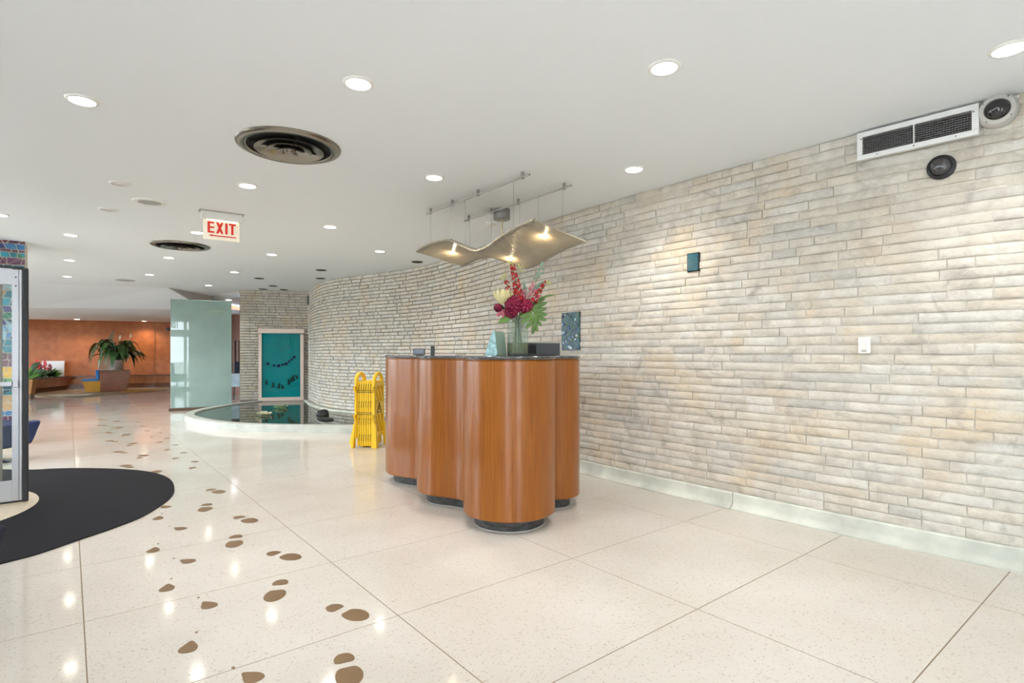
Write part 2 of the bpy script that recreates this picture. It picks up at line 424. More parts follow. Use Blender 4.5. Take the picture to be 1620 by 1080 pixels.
BH0, NC = 0.118, 40
CH = (CEIL-BH0)/NC
def brick_mesh(Lb, seed):
    rr = random.Random(seed); nx = max(3, min(7, int(Lb/.085)+1)); H = CH-0.0055
    vs, fs = [], []
    zs = [-H/2, -H/2+.006, 0, H/2-.006, H/2]
    for j, z in enumerate(zs):
        for i in range(nx+1):
            x = -Lb/2+.0025+(Lb-.005)*i/nx
            edge = j in (0, 4) or i in (0, nx)
            out = rr.uniform(-.003, .001) if edge else rr.uniform(.001, .007)
            zz = z+(rr.uniform(-.0012, .0012) if j in (0, 4) else (rr.uniform(-.006, .006) if j == 2 else 0))
            vs.append((x, out, zz))
    n = nx+1
    for j in range(4):
        for i in range(nx): fs.append((j*n+i, j*n+i+1, (j+1)*n+i+1, (j+1)*n+i))
    k = len(vs)
    vs += [(-Lb/2+.0025, -.025, -H/2), (Lb/2-.0025, -.025, -H/2), (Lb/2-.0025, -.025, H/2), (-Lb/2+.0025, -.025, H/2)]
    fs.append(tuple([k, k+1]+[i for i in range(nx, -1, -1)]))
    fs.append(tuple([k+2, k+3]+[4*n+i for i in range(nx+1)]))
    fs.append(tuple([k+3, k]+[j*n for j in range(5)]))
    fs.append(tuple([k+1, k+2]+[j*n+nx for j in range(4, -1, -1)]))
    q = G(); q.v, q.f = vs, fs
    return q, q.mesh('brick', m_brick, True, 50)
LENS = [.13, .17, .21, .25, .29, .33, .38, .43, .48, .54, .60]
TPL = {L_: [brick_mesh(L_, int(L_*1000)+k) for k in range(3)] for L_ in LENS}

def holes(s, L_, z, zones):
    return any(s+L_/2 > a and s-L_/2 < b and z > c and z < d for a, b, c, d in zones)
def lay(length, pos, parent, limit, maxlen=lambda s: .6, rake=lambda s: 0.0):
    out = []
    for c in range(NC):
        z = BH0+CH*(c+.5)
        Ls, u = [], 0.0; s = 0.0
        while u < length-.03:
            opts = [q for q in LENS if q <= maxlen(u)+.001]
            L_ = R.choices(opts, weights=[1.0 if .2 < q < .5 else .55 for q in opts])[0]
            if not Ls and c % 2: L_ = opts[min(len(opts)-1, R.randint(0, 3))]
            Ls.append(L_); u += L_+.001+.009*rake(u)
        kx = length/u
        for L0 in Ls:
            L_ = L0*kx
            p, q = pos(s), pos(s+L_)
            tx, ty = q[0]-p[0], q[1]-p[1]; l = math.hypot(tx, ty) or 1
            mx_, my_ = (p[0]+q[0])/2, (p[1]+q[1])/2
            n_ = (-ty/l, tx/l)
            pr = R.uniform(-.003, .005)
            cx, cy = mx_+n_[0]*pr, my_+n_[1]*pr
            px = 810+F*cx/cy; py = HZ-F*(z-CAMZ)/cy
            face = abs(n_[0]*cx+n_[1]*cy)/math.hypot(cx, cy)
            area = L_*CH*face/(cx*cx+cy*cy)
            if not (-20 < px < 1640): area *= .01
            if 620 < px < 912 and 566 < py < 800: area *= .01
            # local brick frame: x along the wall, y out of it; flip half of them
            out.append((area, L0, R.randrange(3), cx, cy, z, math.atan2(ty, tx), rake(s), kx))
            s += L_+(.001+.009*rake(s))*kx
    out.sort(key=lambda t: -t[0])
    rest = G()
    for k, (ar_, L_, vv, cx, cy, z, an, f_, kx) in enumerate(out):
        q, me = TPL[L_][vv]
        if k < limit:
            put('brick', me, parent, (cx, cy, z), rot=(0, 0, an), scale=(kx, 1, 1-.10*f_))
        else:
            ca, sa = math.cos(an), math.sin(an); e = 1
            rest.add([(cx+p[0]*kx*ca-p[1]*sa, cy+p[0]*kx*sa+p[1]*ca, z+p[2]*(1-.10*f_)) for p in q.v], q.f)
    if rest.v:
        o = rest.obj('brick_infill', m_brick, parent, True, 50); o['kind'] = 'stuff'
def curv(s):
    return .33 if s > 7.6 else .6
lay(WL, lambda s: walk(s), wall_right, 300, curv, lambda s: max(0.0, min(1.0, (s-3.2)/3.0)))
lay(FWL, lambda s: (fw[0][0]+fd[0]*s, fw[0][1]+fd[1]*s), wall_feature, 260, lambda s: .38, lambda s: 1.0)
# return of the feature wall going back at its free end
struct(G().slab([(-6.20, 12.78, 0), (-6.20, 12.78, CEIL), (-6.30, 16.2, CEIL), (-6.30, 16.2, 0)], (.2, 0, 0)).obj('wall_niche_side', m_dkwood))

# ---- baseboard of the stone wall (cast terrazzo with coved foot), in segments
bb = set_empty('baseboard_right')
prof = [(-.02, 0), (.075, 0), (.075, .008), (.05, .016), (.034, .032), (.026, .055), (.026, .112), (.018, .122), (-.02, .122)]
s0 = 0.0
while s0 < 7.0:
    s1 = s0+1.66
    pts = [walk(s0+.003+(s1-s0-.006)*i/16) for i in range(17)]
    G().sweep(pts, prof).obj('base_segment', m_base, bb, True, 30)
    s0 = s1

# ---- dark jamb where the stone wall ends at the right
struct(G().box((2.93, 3.03, CEIL/2), (.12, .12, CEIL), .9).obj('trim_3', M('bronze_jamb', (0.02, 0.018, 0.016), .4)))

# ---- back walls
bw = [(-18.5, 16.4), (-12.42, 19.25), (-11.6, 19.45), (-8.2, 20.0)]
wb = struct(G().sweep(bw, [(0, 0), (0, LOWZ+.1), (.2, LOWZ+.1), (.2, 0)]).obj('wall_far', m_orange))
struct(G().sweep(bw, [(-.03, .16), (-.03, .42), (.05, .42), (.05, .16)]).obj('trim_4', m_wains))
struct(G().sweep(bw, [(-.06, .41), (-.06, .445), (.05, .445), (.05, .41)]).obj('trim_5', m_dkwood))
struct(G().sweep(bw, [(-.022, 0), (-.022, .16), (.05, .16), (.05, 0)]).obj('baseboard_far', m_dkwood))
struct(G().slab([(-12.42, 19.20, .44), (-12.42, 19.20, LOWZ), (-12.405, 19.205, LOWZ), (-12.405, 19.205, .44)], (.0, -.008, 0)).obj('trim_6', M('joint_wood', (.22, .09, .03), .5)))
struct(G().box((-8.3, 17.8, 1.3), (.2, 4.8, 2.6)).obj('wall_far_side', m_orange))
nb = struct(G().box((-6.9, 15.9, 1.3), (3.2, .15, 2.6)).obj('wall_niche', M('niche_wood', (.20, .055, .02), .4, var=(5, .3), stretch=(4, 4, .5))))
for k in range(16):
    G().box((-8.2+.05+k*.11, 15.80, 1.02), (.03, .04, 1.05)).obj('slat', m_dkwood, nb)
G().box((-7.3, 15.78, .47), (2.0, .08, .06)).obj('rail', m_wains, nb)
struct(G().box((5.2, .6, 1.35), (.15, 7.4, 2.7), .55).obj('wall_side', m_whitewall))

# ---- long glazed street front on the left and behind the camera
AF = -2.3
m_frame = M('window_frame', (.10, .10, .105), .4, .5)
wlft = struct(G().box((*AB(AF, 11.3), 2.09), (.16, 27.2, .32), TH).obj('wall_left', m_whitewall))
struct(G().box((*AB(AF, 11.3), .05), (.14, 27.2, .1), TH).obj('baseboard_left', m_frame))
BAY = 1.5
BR = -2.2
for k in range(18):
    b0 = BR+BAY*k
    w = set_empty('window_%d' % (k+1)); w.location = (*AB(AF, b0+BAY/2), 0); w.rotation_euler = (0, 0, TH)
    G().box((0, -BAY/2, 1.32), (.08, .06, 2.64)).obj('mullion', m_frame, w)
    if 1 <= k <= 4: G().box((0, 0, 1.015), (.10, BAY-.06, 1.84)).obj('daylight_block_panel', m_whitewall, w)  # unseen solid bays added to cut daylight on the near wall and floor
    else: G().box((0, 0, 1.015), (.012, BAY-.07, 1.82)).obj('pane', m_win_glass, w)
    G().box((0, 0, 2.435), (.012, BAY-.07, .36)).obj('transom_pane', m_win_glass, w)
    G().box((0, 0, 2.63), (.08, BAY-.06, .03)).obj('head', m_frame, w)
# rear wall behind the camera: an entrance corner with transom lights
wr = struct(G().box((0, 0, 2.09), (6.9, .12, .32)).obj('wall_rear', m_whitewall, loc=(*AB(1.15, BR-.05), 0), rz=TH))
A_WIN = [(-2.22, -1.58), (-1.48, -1.39), (.55, 1.55)]
edges = [-2.3]+[q for w_ in A_WIN for q in w_]+[4.6]
for k in range(0, len(edges), 2):
    a0, a1 = edges[k], edges[k+1]
    G().box(((a0+a1)/2-1.15, 0, 1.32), (a1-a0, .14, 2.64)).obj('pier', m_whitewall, wr)
for k, (a0, a1) in enumerate(A_WIN):
    w = set_empty('window_%d' % (19+k)); w.location = (*AB((a0+a1)/2, BR-.05), 0); w.rotation_euler = (0, 0, TH)
    G().box((0, 0, 1.015), (a1-a0-.02, .012, 1.82)).obj('pane', m_win_glass, w)
    G().box((0, 0, 2.435), (a1-a0-.02, .012, .36)).obj('transom_pane', m_win_glass, w)
    G().box((0, 0, .05), (a1-a0, .1, .1)).obj('sill', m_frame, w)
    G().box((0, 0, 2.63), (a1-a0, .08, .03)).obj('head', m_frame, w)
struct(G().prism([(60, -60), (60, 60), (-60, 60), (-60, -60)], -.25, -.13).obj('ground', M('pavement', (.42, .41, .39), .9)))

# ================================================================== POOL
rim_out = spline([(-5.62, 12.78), (-5.86, 12.0), (-5.93, 11.2), (-5.88, 10.5), (-5.62, 9.85), (-5.15, 9.32), (-4.6, 8.9), (-3.95, 8.62), (-3.2, 8.5), (-2.4, 8.43), (-1.7, 8.36), (-1.05, 8.42)], 6)
pool = thing('reflecting_pool', 'low curved reflecting pool with pale terrazzo rim at the foot of the stone wall', 'pool', (0, 0, 0))
RZ = 0.112
G().sweep(rim_out, [(0.0, 0), (0.0, .006), (-.02, .02), (-.03, RZ-.01), (-.04, RZ), (-.17, RZ), (-.185, RZ-.01), (-.19, 0)][::-1]).obj('rim', M('rim_terrazzo', (.43, .45, .41), .4, var=(6, .12), bump=(60, .08)), pool, True, 30)
# inner edge of the basin along the wall
seg = [walk(s) for s in [WL*.99-(WL*.99-6.55)*i/30 for i in range(31)]]
ledge = G().sweep(seg, [(.0, .0), (.0, RZ), (-.10, RZ), (-.12, RZ-.02), (-.12, 0)])
ledge.obj('ledge', m_base, pool, True, 30)
fseg = [(fw[0][0]+fd[0]*t, fw[0][1]+fd[1]*t) for t in (.1, .5, .95)]
G().sweep(fseg, [(.0, 0), (.0, RZ), (.10, RZ), (.10, 0)]).obj('ledge', m_base, pool)
nr = normals2(rim_out)
inner = [(p[0]-q[0]*.12, p[1]-q[1]*.12) for p, q in zip(rim_out, nr)]
wn = normals2(seg)
outl = inner + [(p[0]-q[0]*(-.0)-0, p[1]) for p, q in list(zip(seg, wn))[::-1]]
G().prism(outl, .085, .088).obj('water', m_water, pool)
G().prism(outl, .004, .012).obj('basin', M('basin_stone', (.36, .38, .33), .8, var=(3, .2)), pool)

def rock(name, label, x, y, z, sx, sy, sz, seed, mat):
    rr = random.Random(seed); g = G(); g.ball((0, 0, 0), 1.0, 14, 9)
    vs = []
    for v in g.v:
        p = Vector(v); k = 1+.32*noise.noise(p*1.7+Vector((seed, 0, 0)))+.12*noise.noise(p*4+Vector((0, seed, 0)))
        vs.append((p.x*sx*k, p.y*sy*k, max(-.4, p.z*k)*sz))
    g.v = vs
    return tag(g.obj(name, mat, None, True, 30, loc=(x, y, z+.4*sz*.95)), label, 'rock')
m_rock = M('lava_rock', (.02, .02, .022), .7, bump=(30, .6))
x, y = fl(510, 657, .088)
rock('pool_rock', 'black lava rock rising from the pool water near the stone wall', x, y, .088, .12, .09, .075, 3, m_rock)
x, y = fl(517, 664, .088)
rock('pool_rock', 'flat black piece standing in for the reflection of the taller lava rock in the pool', x, y, .088, .11, .07, .028, 5, m_rock)  # flat dark piece added as the taller rock's reflection in the water
# floating plants
m_lily = M('water_plant', (.20, .32, .16), .6, var=(20, .3))
m_lily2 = M('pale_water_plant', (.42, .42, .26), .6, var=(20, .3))
for px, py, mt, lb in ((445, 645.5, m_lily, 'green floating plant in the pool below the teal glass panel'),
                       (418, 657, m_lily2, 'pale yellowish floating plant in the pool nearer the rim')):
    x, y = fl(px, py, .09)
    t = thing('floating_plant', lb, 'plant', (x, y, .089))
    for k in range(13):
        a = k*2.399; r = .03+.075*math.sqrt(k/13); g = G()
        L_, W_ = .07, .045
        el = R.uniform(.35, 1.1)
        bx, by = r*math.cos(a), r*math.sin(a)
        dx, dy, dz = math.cos(a)*math.cos(el), math.sin(a)*math.cos(el), math.sin(el)
        sx_, sy_ = -math.sin(a), math.cos(a)
        ring = [(u*L_, w*W_) for u, w in ((0, 0), (.35, .8), (.75, 1), (1.1, .5), (1.15, 0), (1.1, -.5), (.75, -1), (.35, -.8))]
        g.slab([(bx+dx*u+sx_*w, by+dy*u+sy_*w, .002+dz*u) for u, w in ring], (0, 0, .004))
        g.obj('leaf', mt, t)

# ---- framed teal glass standing against the feature wall
tx, ty = fw[0][0]+fd[0]*.58, fw[0][1]+fd[1]*.58
fn = (-fd[1], fd[0])
tp = thing('water_feature_panel', 'teal glass panel in a pale bronze frame standing in the pool against the back stone wall', 'glass panel', (tx+fn[0]*.12, ty+fn[1]*.12, .09), math.atan2(-fd[1], -fd[0]))
m_bronze = M('pale_bronze', (.46, .37, .31), .35, .55)
W, H = .99, 1.67
G().box((0, 0, H-.055), (W, .09, .11)).obj('header', m_bronze, tp, bevel=.004)
G().box((0, 0, .045), (W, .09, .09)).obj('footer', m_bronze, tp, bevel=.004)
for sx_ in (-1, 1):
    G().box((sx_*(W/2-.045), 0, H/2-.03), (.07, .075, H-.2)).obj('post', m_bronze, tp, bevel=.003)
G().box((0, 0, H/2), (W-.16, .012, H-.18)).obj('glass', m_teal, tp)
G().box((0, .025, H/2), (W-.14, .004, H-.18)).obj('backing', M('teal_backing', (.0, .32, .34), .4, var=(3, .25)), tp)
m_shard = M('dark_glass_piece', (.004, .008, .05), .6, spec=.1)
m_shard2 = M('olive_glass_piece', (.006, .03, .022), .6, spec=.1)
gx0, gw = -(W-.16)/2, (W-.16)
def tpx(px, py): return (-.5+(px-399)/70.5)*W, (640.5-py)/121.0*H*1.005
for px, py, s_ in ((413.7, 578.5, .055), (423, 581.5, .045), (430, 581.8, .06), (436, 580.2, .04), (441.5, 578.8, .055), (446, 574.6, .04), (450, 571.3, .038), (454, 567.5, .05)):
    x, z = tpx(px, py)
    o = G().prism([(s_*.5*q*math.cos(PI/4+k*PI/2), s_*.5*q*math.sin(PI/4+k*PI/2)) for k, q in enumerate((1.6, 1.45, 1.7, 1.5))], -.008, .008).obj('glass_tile', m_shard, tp, loc=(x, -.012, z))
    o.rotation_euler = (PI/2, R.uniform(-.4, .4), 0)
for px, py, hh, lean in ((411.5, 609, .10, .1), (421.5, 613.5, .11, .15), (430.5, 615, .12, .25), (436, 617, .09, -.1), (445.5, 608.5, .12, -.15), (449.5, 605, .10, -.1), (453, 602.5, .12, -.15), (457.5, 600.5, .09, -.5)):
    x, z = tpx(px, py)
    o = G().prism([(-.028, -hh*.6), (.032, -hh*.6+.01), (.014, hh*.6-.02), (-.014, hh*.6)], -.006, .006).obj('glass_shard', m_shard2, tp, loc=(x, -.012, z))
    o.rotation_euler = (PI/2, lean, 0)
for px, py, hh in ((410, 547, .05), (428, 550, .05), (434, 554, .06), (441, 552, .05), (447, 551, .06)):
    x, z = tpx(px, py)
    o = G().prism([(-.014, -hh/2), (.018, -hh/2+.02), (.0, hh/2)], -.005, .005).obj('glass_shard', M('teal_piece', (0, .10, .14), .3), tp, loc=(x, -.012, z))
    o.rotation_euler = (PI/2, R.uniform(-.5, .5), 0)

# ---- frosted glass screen left of the pool
gA, gB = (-7.05, 11.42), (-6.07, 11.95)
ang = math.atan2(gB[1]-gA[1], gB[0]-gA[0]); GL = math.hypot(gB[0]-gA[0], gB[1]-gA[1])
gs = thing('glass_screen', 'tall frosted green glass screen on a dark wooden base left of the pool', 'screen', ((gA[0]+gB[0])/2, (gA[1]+gB[1])/2, 0), ang)
G().box((0, 0, .055+1.128), (GL, .022, 2.256)).obj('glass', m_frost, gs, bevel=.003)
G().box((0, 0, .028), (GL+.06, .14, .056)).obj('base', M('screen_base_wood', (.10, .055, .035), .5, var=(12, .3), stretch=(1, 1, 4)), gs, bevel=.004)
G().box((GL/2+.004, 0, 1.18), (.008, .024, 2.25)).obj('edge_strip', M('edge_green', (.30, .48, .42), .2), gs)

# ================================================================== COUNTER
ab = [(3.30, 3.40), (3.24, 3.19), (3.13, 3.06), (2.99, 3.015), (2.86, 3.06), (2.775, 3.03), (2.73, 2.93), (2.66, 2.835), (2.53, 2.775), (2.38, 2.77), (2.24, 2.84), (2.155, 2.97), (2.13, 3.11), (2.17, 3.25),
      (2.27, 3.38), (2.315, 3.49), (2.27, 3.63), (2.20, 3.77), (2.19, 3.91), (2.25, 4.06), (2.36, 4.18), (2.41, 4.29), (2.36, 4.42), (2.305, 4.56), (2.30, 4.70), (2.36, 4.86), (2.48, 4.96), (2.63, 4.97), (2.76, 4.88),
      (2.85, 4.72), (2.95, 4.45), (3.02, 4.15), (3.08, 3.9), (3.2, 3.66)]
cxy = spline([AB(*p) for p in ab], 6, True)
cc = AB(2.65, 3.7)
counter = thing('reception_counter', 'curvy scalloped wooden reception counter with black granite top in the middle of the lobby', 'counter', (cc[0], cc[1], 0))
lc = [(x-cc[0], y-cc[1]) for x, y in cxy]
area = sum(lc[i][0]*lc[(i+1) % len(lc)][1]-lc[(i+1) % len(lc)][0]*lc[i][1] for i in range(len(lc)))
if area < 0: lc = lc[::-1]
def inset(pts, d):
    return [(p[0]+q[0]*d, p[1]+q[1]*d) for p, q in zip(pts, normals2(pts, True))]
WB, WT = .085, 1.155
g = G(); n = len(lc)
ring = [(inset(lc, .006), WB), (lc, WB+.006), (lc, WT-.012), (inset(lc, .006), WT-.004), (inset(lc, .006), WT)]
vs = [(x, y, z) for r_, z in ring for x, y in r_]
g.add(vs, [(k*n+i, k*n+(i+1) % n, (k+1)*n+(i+1) % n, (k+1)*n+i) for k in range(4) for i in range(n)]+[tuple(range(n-1, -1, -1)), tuple(range(4*n, 5*n))])
g.obj('body', m_wood, counter, True, 35)
ot = inset(lc, -.008); it = inset(lc, -.004)
ring = [(inset(lc, .004), WT), (it, WT+.001), (ot, WT+.005), (ot, WT+.018), (it, WT+.0225), (inset(lc, .002), WT+.023)]
g = G(); vs = [(x, y, z) for r_, z in ring for x, y in r_]
g.add(vs, [(k*n+i, k*n+(i+1) % n, (k+1)*n+(i+1) % n, (k+1)*n+i) for k in range(5) for i in range(n)]+[tuple(range(n-1, -1, -1)), tuple(range(5*n, 6*n))])
g.obj('countertop', m_granite, counter, True, 50)
pl = inset(lc, .075)
# smooth the inset so the plinth keeps clean lobes
for _ in range(3): pl = [((pl[i-1][0]+pl[i][0]*2+pl[(i+1) % n][0])/4, (pl[i-1][1]+pl[i][1]*2+pl[(i+1) % n][1])/4) for i in range(n)]
G().prism(pl, 0.0, WB).obj('plinth', m_plinth, counter, True, 40)
G().prism(inset(pl, -.004), 0.0, .005).obj('plinth_foot', M('caulk', (.45, .45, .43), .6), counter, True, 40)
TOP = WT+.023

# ================================================================== THINGS ON THE COUNTER
VX, VY = .042, 4.08
def vp(px, py, dy=0.0):        # arrangement pixel to vase-local coordinates
    Y = VY+dy
    return ((px-810)/F*Y-VX, dy, CAMZ+(HZ-py)/F*Y-TOP)
vase = thing('flower_vase', 'clear glass cylinder vase half filled with water on the reception counter', 'vase', (VX, VY, TOP))
G().lathe([(.0, .002), (.072, .002), (.077, .008), (.080, .10), (.078, .20), (.077, .285), (.073, .285), (.074, .20), (.075, .10), (.072, .016), (.0, .014)], 32).obj('glass', m_vase, vase, True, 40)
G().lathe([(.0, .016), (.070, .017), (.0735, .09), (.0735, .095), (0, .095)], 28).obj('water', m_vwater, vase, True, 40)

GRP = 'flowers in the glass vase'
m_stem = M('stem_green', (.10, .18, .05), .6)
m_red = M('red_floret', (.42, .008, .012), .55)
m_mag = M('magenta_petal', (.26, .005, .045), .55, var=(14, .35))
m_pink = M('pink_petal', (.62, .18, .24), .6)
m_leaf = M('leaf_green', (.085, .17, .025), .45, var=(8, .3))
m_leafd = M('leaf_dark', (.03, .075, .02), .4, var=(8, .3))
m_euc = M('eucalyptus', (.17, .27, .20), .6)
m_yel = M('yellow_sprig', (.55, .55, .20), .6)
m_prot = M('protea_cream', (.72, .66, .36), .6)
def stem_to(g, tip, base=None, r=.0028):
    b = Vector(base or (R.uniform(-.04, .04), R.uniform(-.04, .04), .03))
    t = Vector(tip); m_ = Vector((b.x*.4+t.x*.12, b.y*.5+t.y*.12, .27 if t.z > .3 else t.z*.8))
    g.tube(spline([tuple(b), tuple(m_), tuple(t)], 5), r, 5)
def floret(g, c, r, n=5, up=None):
    a0 = R.uniform(0, 6); u = Vector(up or (R.uniform(-1, 1), R.uniform(-1, .2), R.uniform(-.5, .8))).normalized()
    x = u.orthogonal().normalized(); y = u.cross(x)
    c = Vector(c)
    for k in range(n):
        a = a0+2*PI*k/n; d = x*math.cos(a)+y*math.sin(a); s_ = x*-math.sin(a)+y*math.cos(a)
        g.add([c, c+d*r*.55+s_*r*.38+u*r*.12, c+d*r+u*r*.35, c+d*r*.55-s_*r*.38+u*r*.12], [(0, 1, 2, 3)])
def spike(label, pts, rad, cnt, r0, dy):
    P = [vp(*p, dy) for p in pts]; t = thing('flower_spike', label, 'flower', (VX, VY, TOP), 0, GRP)
    g = G(); stem_to(g, P[0]); g.tube(P, .003, 5); g.obj('stem', m_stem, t, True)
    path = spline(P, 8); g = G()
    for k in range(cnt):
        u = k/cnt; p = path[min(len(path)-1, int(u*len(path)))]; a = k*2.4; w = rad*(1-.65*u)
        c = (p[0]+math.cos(a)*w, p[1]+math.sin(a)*w, p[2]+R.uniform(-.008, .008))
        floret(g, c, r0*(1-.35*u), 5, (math.cos(a), math.sin(a), .5)); g.ball(c, r0*.35, 5, 4)
    g.obj('florets', m_red, t, recalc=False)
spike('tall crimson flower spike rising highest from the vase', [(822, 478), (818, 455), (811, 421)], .038, 62, .020, -.02)
spike('short crimson flower spike at left above the cream protea', [(808, 470), (804, 455), (800, 443)], .024, 18, .017, .01)
spike('crimson flower spike leaning out to the right of the vase', [(842, 478), (852, 463), (861, 447)], .028, 32, .018, .0)
# protea
t = thing('protea_flower', 'large cream protea bloom at the left of the bouquet', 'flower', (VX, VY, TOP), 0, GRP)
pc = vp(796, 473, -.04); g = G(); stem_to(g, pc); g.obj('stem', m_stem, t, True)
for lay_, (nn, r_, h_, op) in enumerate(((12, .056, .095, .3), (10, .046, .105, .15), (8, .030, .105, .02))):
    for k in range(nn):
        a = 2*PI*k/nn+lay_*.3; g = G(); sec = []
        for i in range(5):
            u = i/4; rr_ = r_*(.35+.95*math.sin(min(1, u*1.15)*PI/2))+op*.03*u*u
            w = .019*math.sin(PI*min(.97, u*.8+.18))
            q = (pc[0]+rr_*math.cos(a), pc[1]+rr_*math.sin(a), pc[2]-.035+h_*u)
            sec.append(((q[0]-w*math.sin(a), q[1]+w*math.cos(a), q[2]), (q[0]+w*math.sin(a), q[1]-w*math.cos(a), q[2])))
        for i in range(4): g.add([sec[i][0], sec[i][1], sec[i+1][1], sec[i+1][0]], [(0, 1, 2, 3)])
        g.obj('petal', m_prot, t, True, recalc=False)
G().ball((pc[0], pc[1], pc[2]+.01), .026, 10, 8, (1, 1, 1.4)).obj('center', M('protea_center', (.20, .12, .07), .8), t, True)
# magenta mass
for lb, pts, r_ in (('big magenta bloom at the front centre of the bouquet', (813, 482), .062), ('magenta bloom at the right of the bouquet under the red spikes', (832, 484), .05),
                    ('magenta bloom low in the bouquet over the vase rim', (808, 494), .045), ('small dark magenta bloom at the far left of the bouquet', (788, 487), .028)):
    t = thing('magenta_bloom', lb, 'flower', (VX, VY, TOP), 0, GRP); c = vp(*pts, -.06)
    g = G(); stem_to(g, c); g.obj('stem', m_stem, t, True)
    g = G()
    for k in range(60):
        zz = 1-2*(k+.5)/60; a = k*2.4; q = math.sqrt(1-zz*zz)
        d = Vector((q*math.cos(a), q*math.sin(a), zz)); p = Vector(c)+d*r_*.85
        floret(g, p, r_*.5, 4, d+Vector((R.uniform(-.3, .3), R.uniform(-.3, .3), R.uniform(-.3, .3))))
    g.ball(c, r_*.8, 10, 8); g.obj('petals', m_mag, t, recalc=False)
# pink fillers
for lb, pts in (('pale pink filler blossom at the upper right of the bouquet', [(843, 451), (838, 456), (845, 460), (840, 466), (848, 470)]), ('pink and white filler blossom low at the left of the bouquet', [(793, 495), (799, 492), (796, 499), (803, 497), (789, 497)]),
                ('pale pink filler blossom between the red spikes', [(829, 462), (833, 468), (828, 472), (826, 466)])):
    t = thing('filler_flower', lb, 'flower', (VX, VY, TOP), 0, GRP); g = G(); h = G()
    for p in pts:
        c = vp(*p, -.07 if p[1] > 485 else -.02); stem_to(h, c, None, .0015)
        for k in range(7): floret(g, (c[0]+R.uniform(-.012, .012), c[1]+R.uniform(-.012, .012), c[2]+R.uniform(-.012, .012)), .012)
    h.obj('stem', m_stem, t, True); g.obj('florets', m_pink, t, recalc=False)
# leaves
def blade(g, base, tip, width, droop=0.0, n=8, side=None, th=.0025, shape=None):
    b, t_ = Vector(base), Vector(tip); d = t_-b; L_ = d.length
    s_ = Vector(side) if side else d.cross(Vector((0, -1, .15)))
    s_ = s_.normalized() if s_.length > 1e-6 else Vector((1, 0, 0)); nrm = d.cross(s_).normalized()
    vs, fs = [], []
    for i in range(n+1):
        u = i/n; w = width*(shape(u) if shape else math.sin(PI*min(1, u**.8))*(1-.15*u)); p = b+d*u+Vector((0, 0, droop*L_*(4*u*(1-u))))
        vs += [p-s_*w/2+nrm*w*.18, p, p+s_*w/2+nrm*w*.18]
    for i in range(n):
        fs += [(i*3, i*3+1, i*3+4, i*3+3), (i*3+1, i*3+2, i*3+5, i*3+4)]
    g.add(vs, fs)
# split philodendron leaf
t = thing('philodendron_leaf', 'large deeply lobed green leaf hanging over the right side of the vase', 'leaf', (VX, VY, TOP), 0, GRP)
g = G(); c0 = vp(838, 486, -.05); stem_to(g, c0); g.obj('stem', m_stem, t, True)
mid = spline([vp(838, 486, -.05), vp(846, 494, -.07), vp(848, 506, -.09), vp(842, 527, -.10)], 6)
g = G()
for i in range(len(mid)-1):
    w = .016*(1-i/len(mid)*.7)
    g.add([(mid[i][0]-w, mid[i][1], mid[i][2]), (mid[i][0]+w, mid[i][1], mid[i][2]), (mid[i+1][0]+w*.9, mid[i+1][1], mid[i+1][2]), (mid[i+1][0]-w*.9, mid[i+1][1], mid[i+1][2])], [(0, 1, 2, 3)])
for (b, e, w) in (((840, 488), (866, 478), .028), ((843, 490), (865, 488), .03), ((845, 494), (866, 498), .03), ((847, 499), (864, 507), .028), ((848, 505), (857, 516), .024), ((846, 510), (850, 524), .024),
                  ((845, 503), (832, 520), .026), ((843, 497), (824, 512), .03), ((841, 493), (822, 502), .03), ((847, 508), (842, 529), .026)):
    blade(g, vp(*b, -.075), vp(*e, -.10), w*1.25, 0, 6, shape=lambda u: (1-.25*u)*min(1, (1-u)*4+.15))
g.obj('blade', m_leaf, t, True, recalc=False)
for lb, b, e, w, mt, dy in (('broad green leaf under the magenta blooms at the left of the vase', (808, 502), (787, 511), .055, m_leaf, -.08), ('long grey-green leaf between the red spikes', (832, 470), (828, 441), .022, m_euc, .02),
                     ('grey-green leaf pointing up to the right of the bouquet', (838, 466), (863, 443), .03, m_euc, .02), ('thin curved green leaf reaching furthest right', (850, 474), (881, 466), .018, m_leaf, .0),
                     ('dark leaf at the left edge behind the magenta blooms', (800, 492), (783, 480), .04, m_leafd, .03), ('green leaf lying behind the right magenta bloom', (840, 484), (864, 472), .04, m_leaf, .02)):
    t = thing('bouquet_leaf', lb, 'leaf', (VX, VY, TOP), 0, GRP); g = G(); stem_to(g, vp(*b, dy), None, .002); g.obj('stem', m_stem, t, True)
    g = G(); blade(g, vp(*b, dy), vp(*e, dy-.01), w, .06); g.obj('blade', mt, t, True, recalc=False)
t = thing('eucalyptus_sprig', 'tall eucalyptus sprig with round leaves at the upper right of the bouquet', 'sprig', (VX, VY, TOP), 0, GRP)
P = [vp(842, 470, .03), vp(848, 445, .03), vp(853, 430, .03), vp(857, 416, .03)]
g = G(); stem_to(g, P[0]); g.tube(spline(P, 4), .002, 5); g.obj('stem', m_stem, t, True)
for px, py in ((846, 440), (852, 438), (850, 433), (857, 432), (853, 426), (859, 425), (856, 420), (858, 416)):
    g = G(); c = vp(px, py, .02); g.slab([(c[0]+.014*math.cos(k*PI/4), c[1]-.004*math.cos(k*PI/4), c[2]+.010*math.sin(k*PI/4)) for k in range(8)], (0, .002, .0)); g.obj('leaf', m_euc, t)
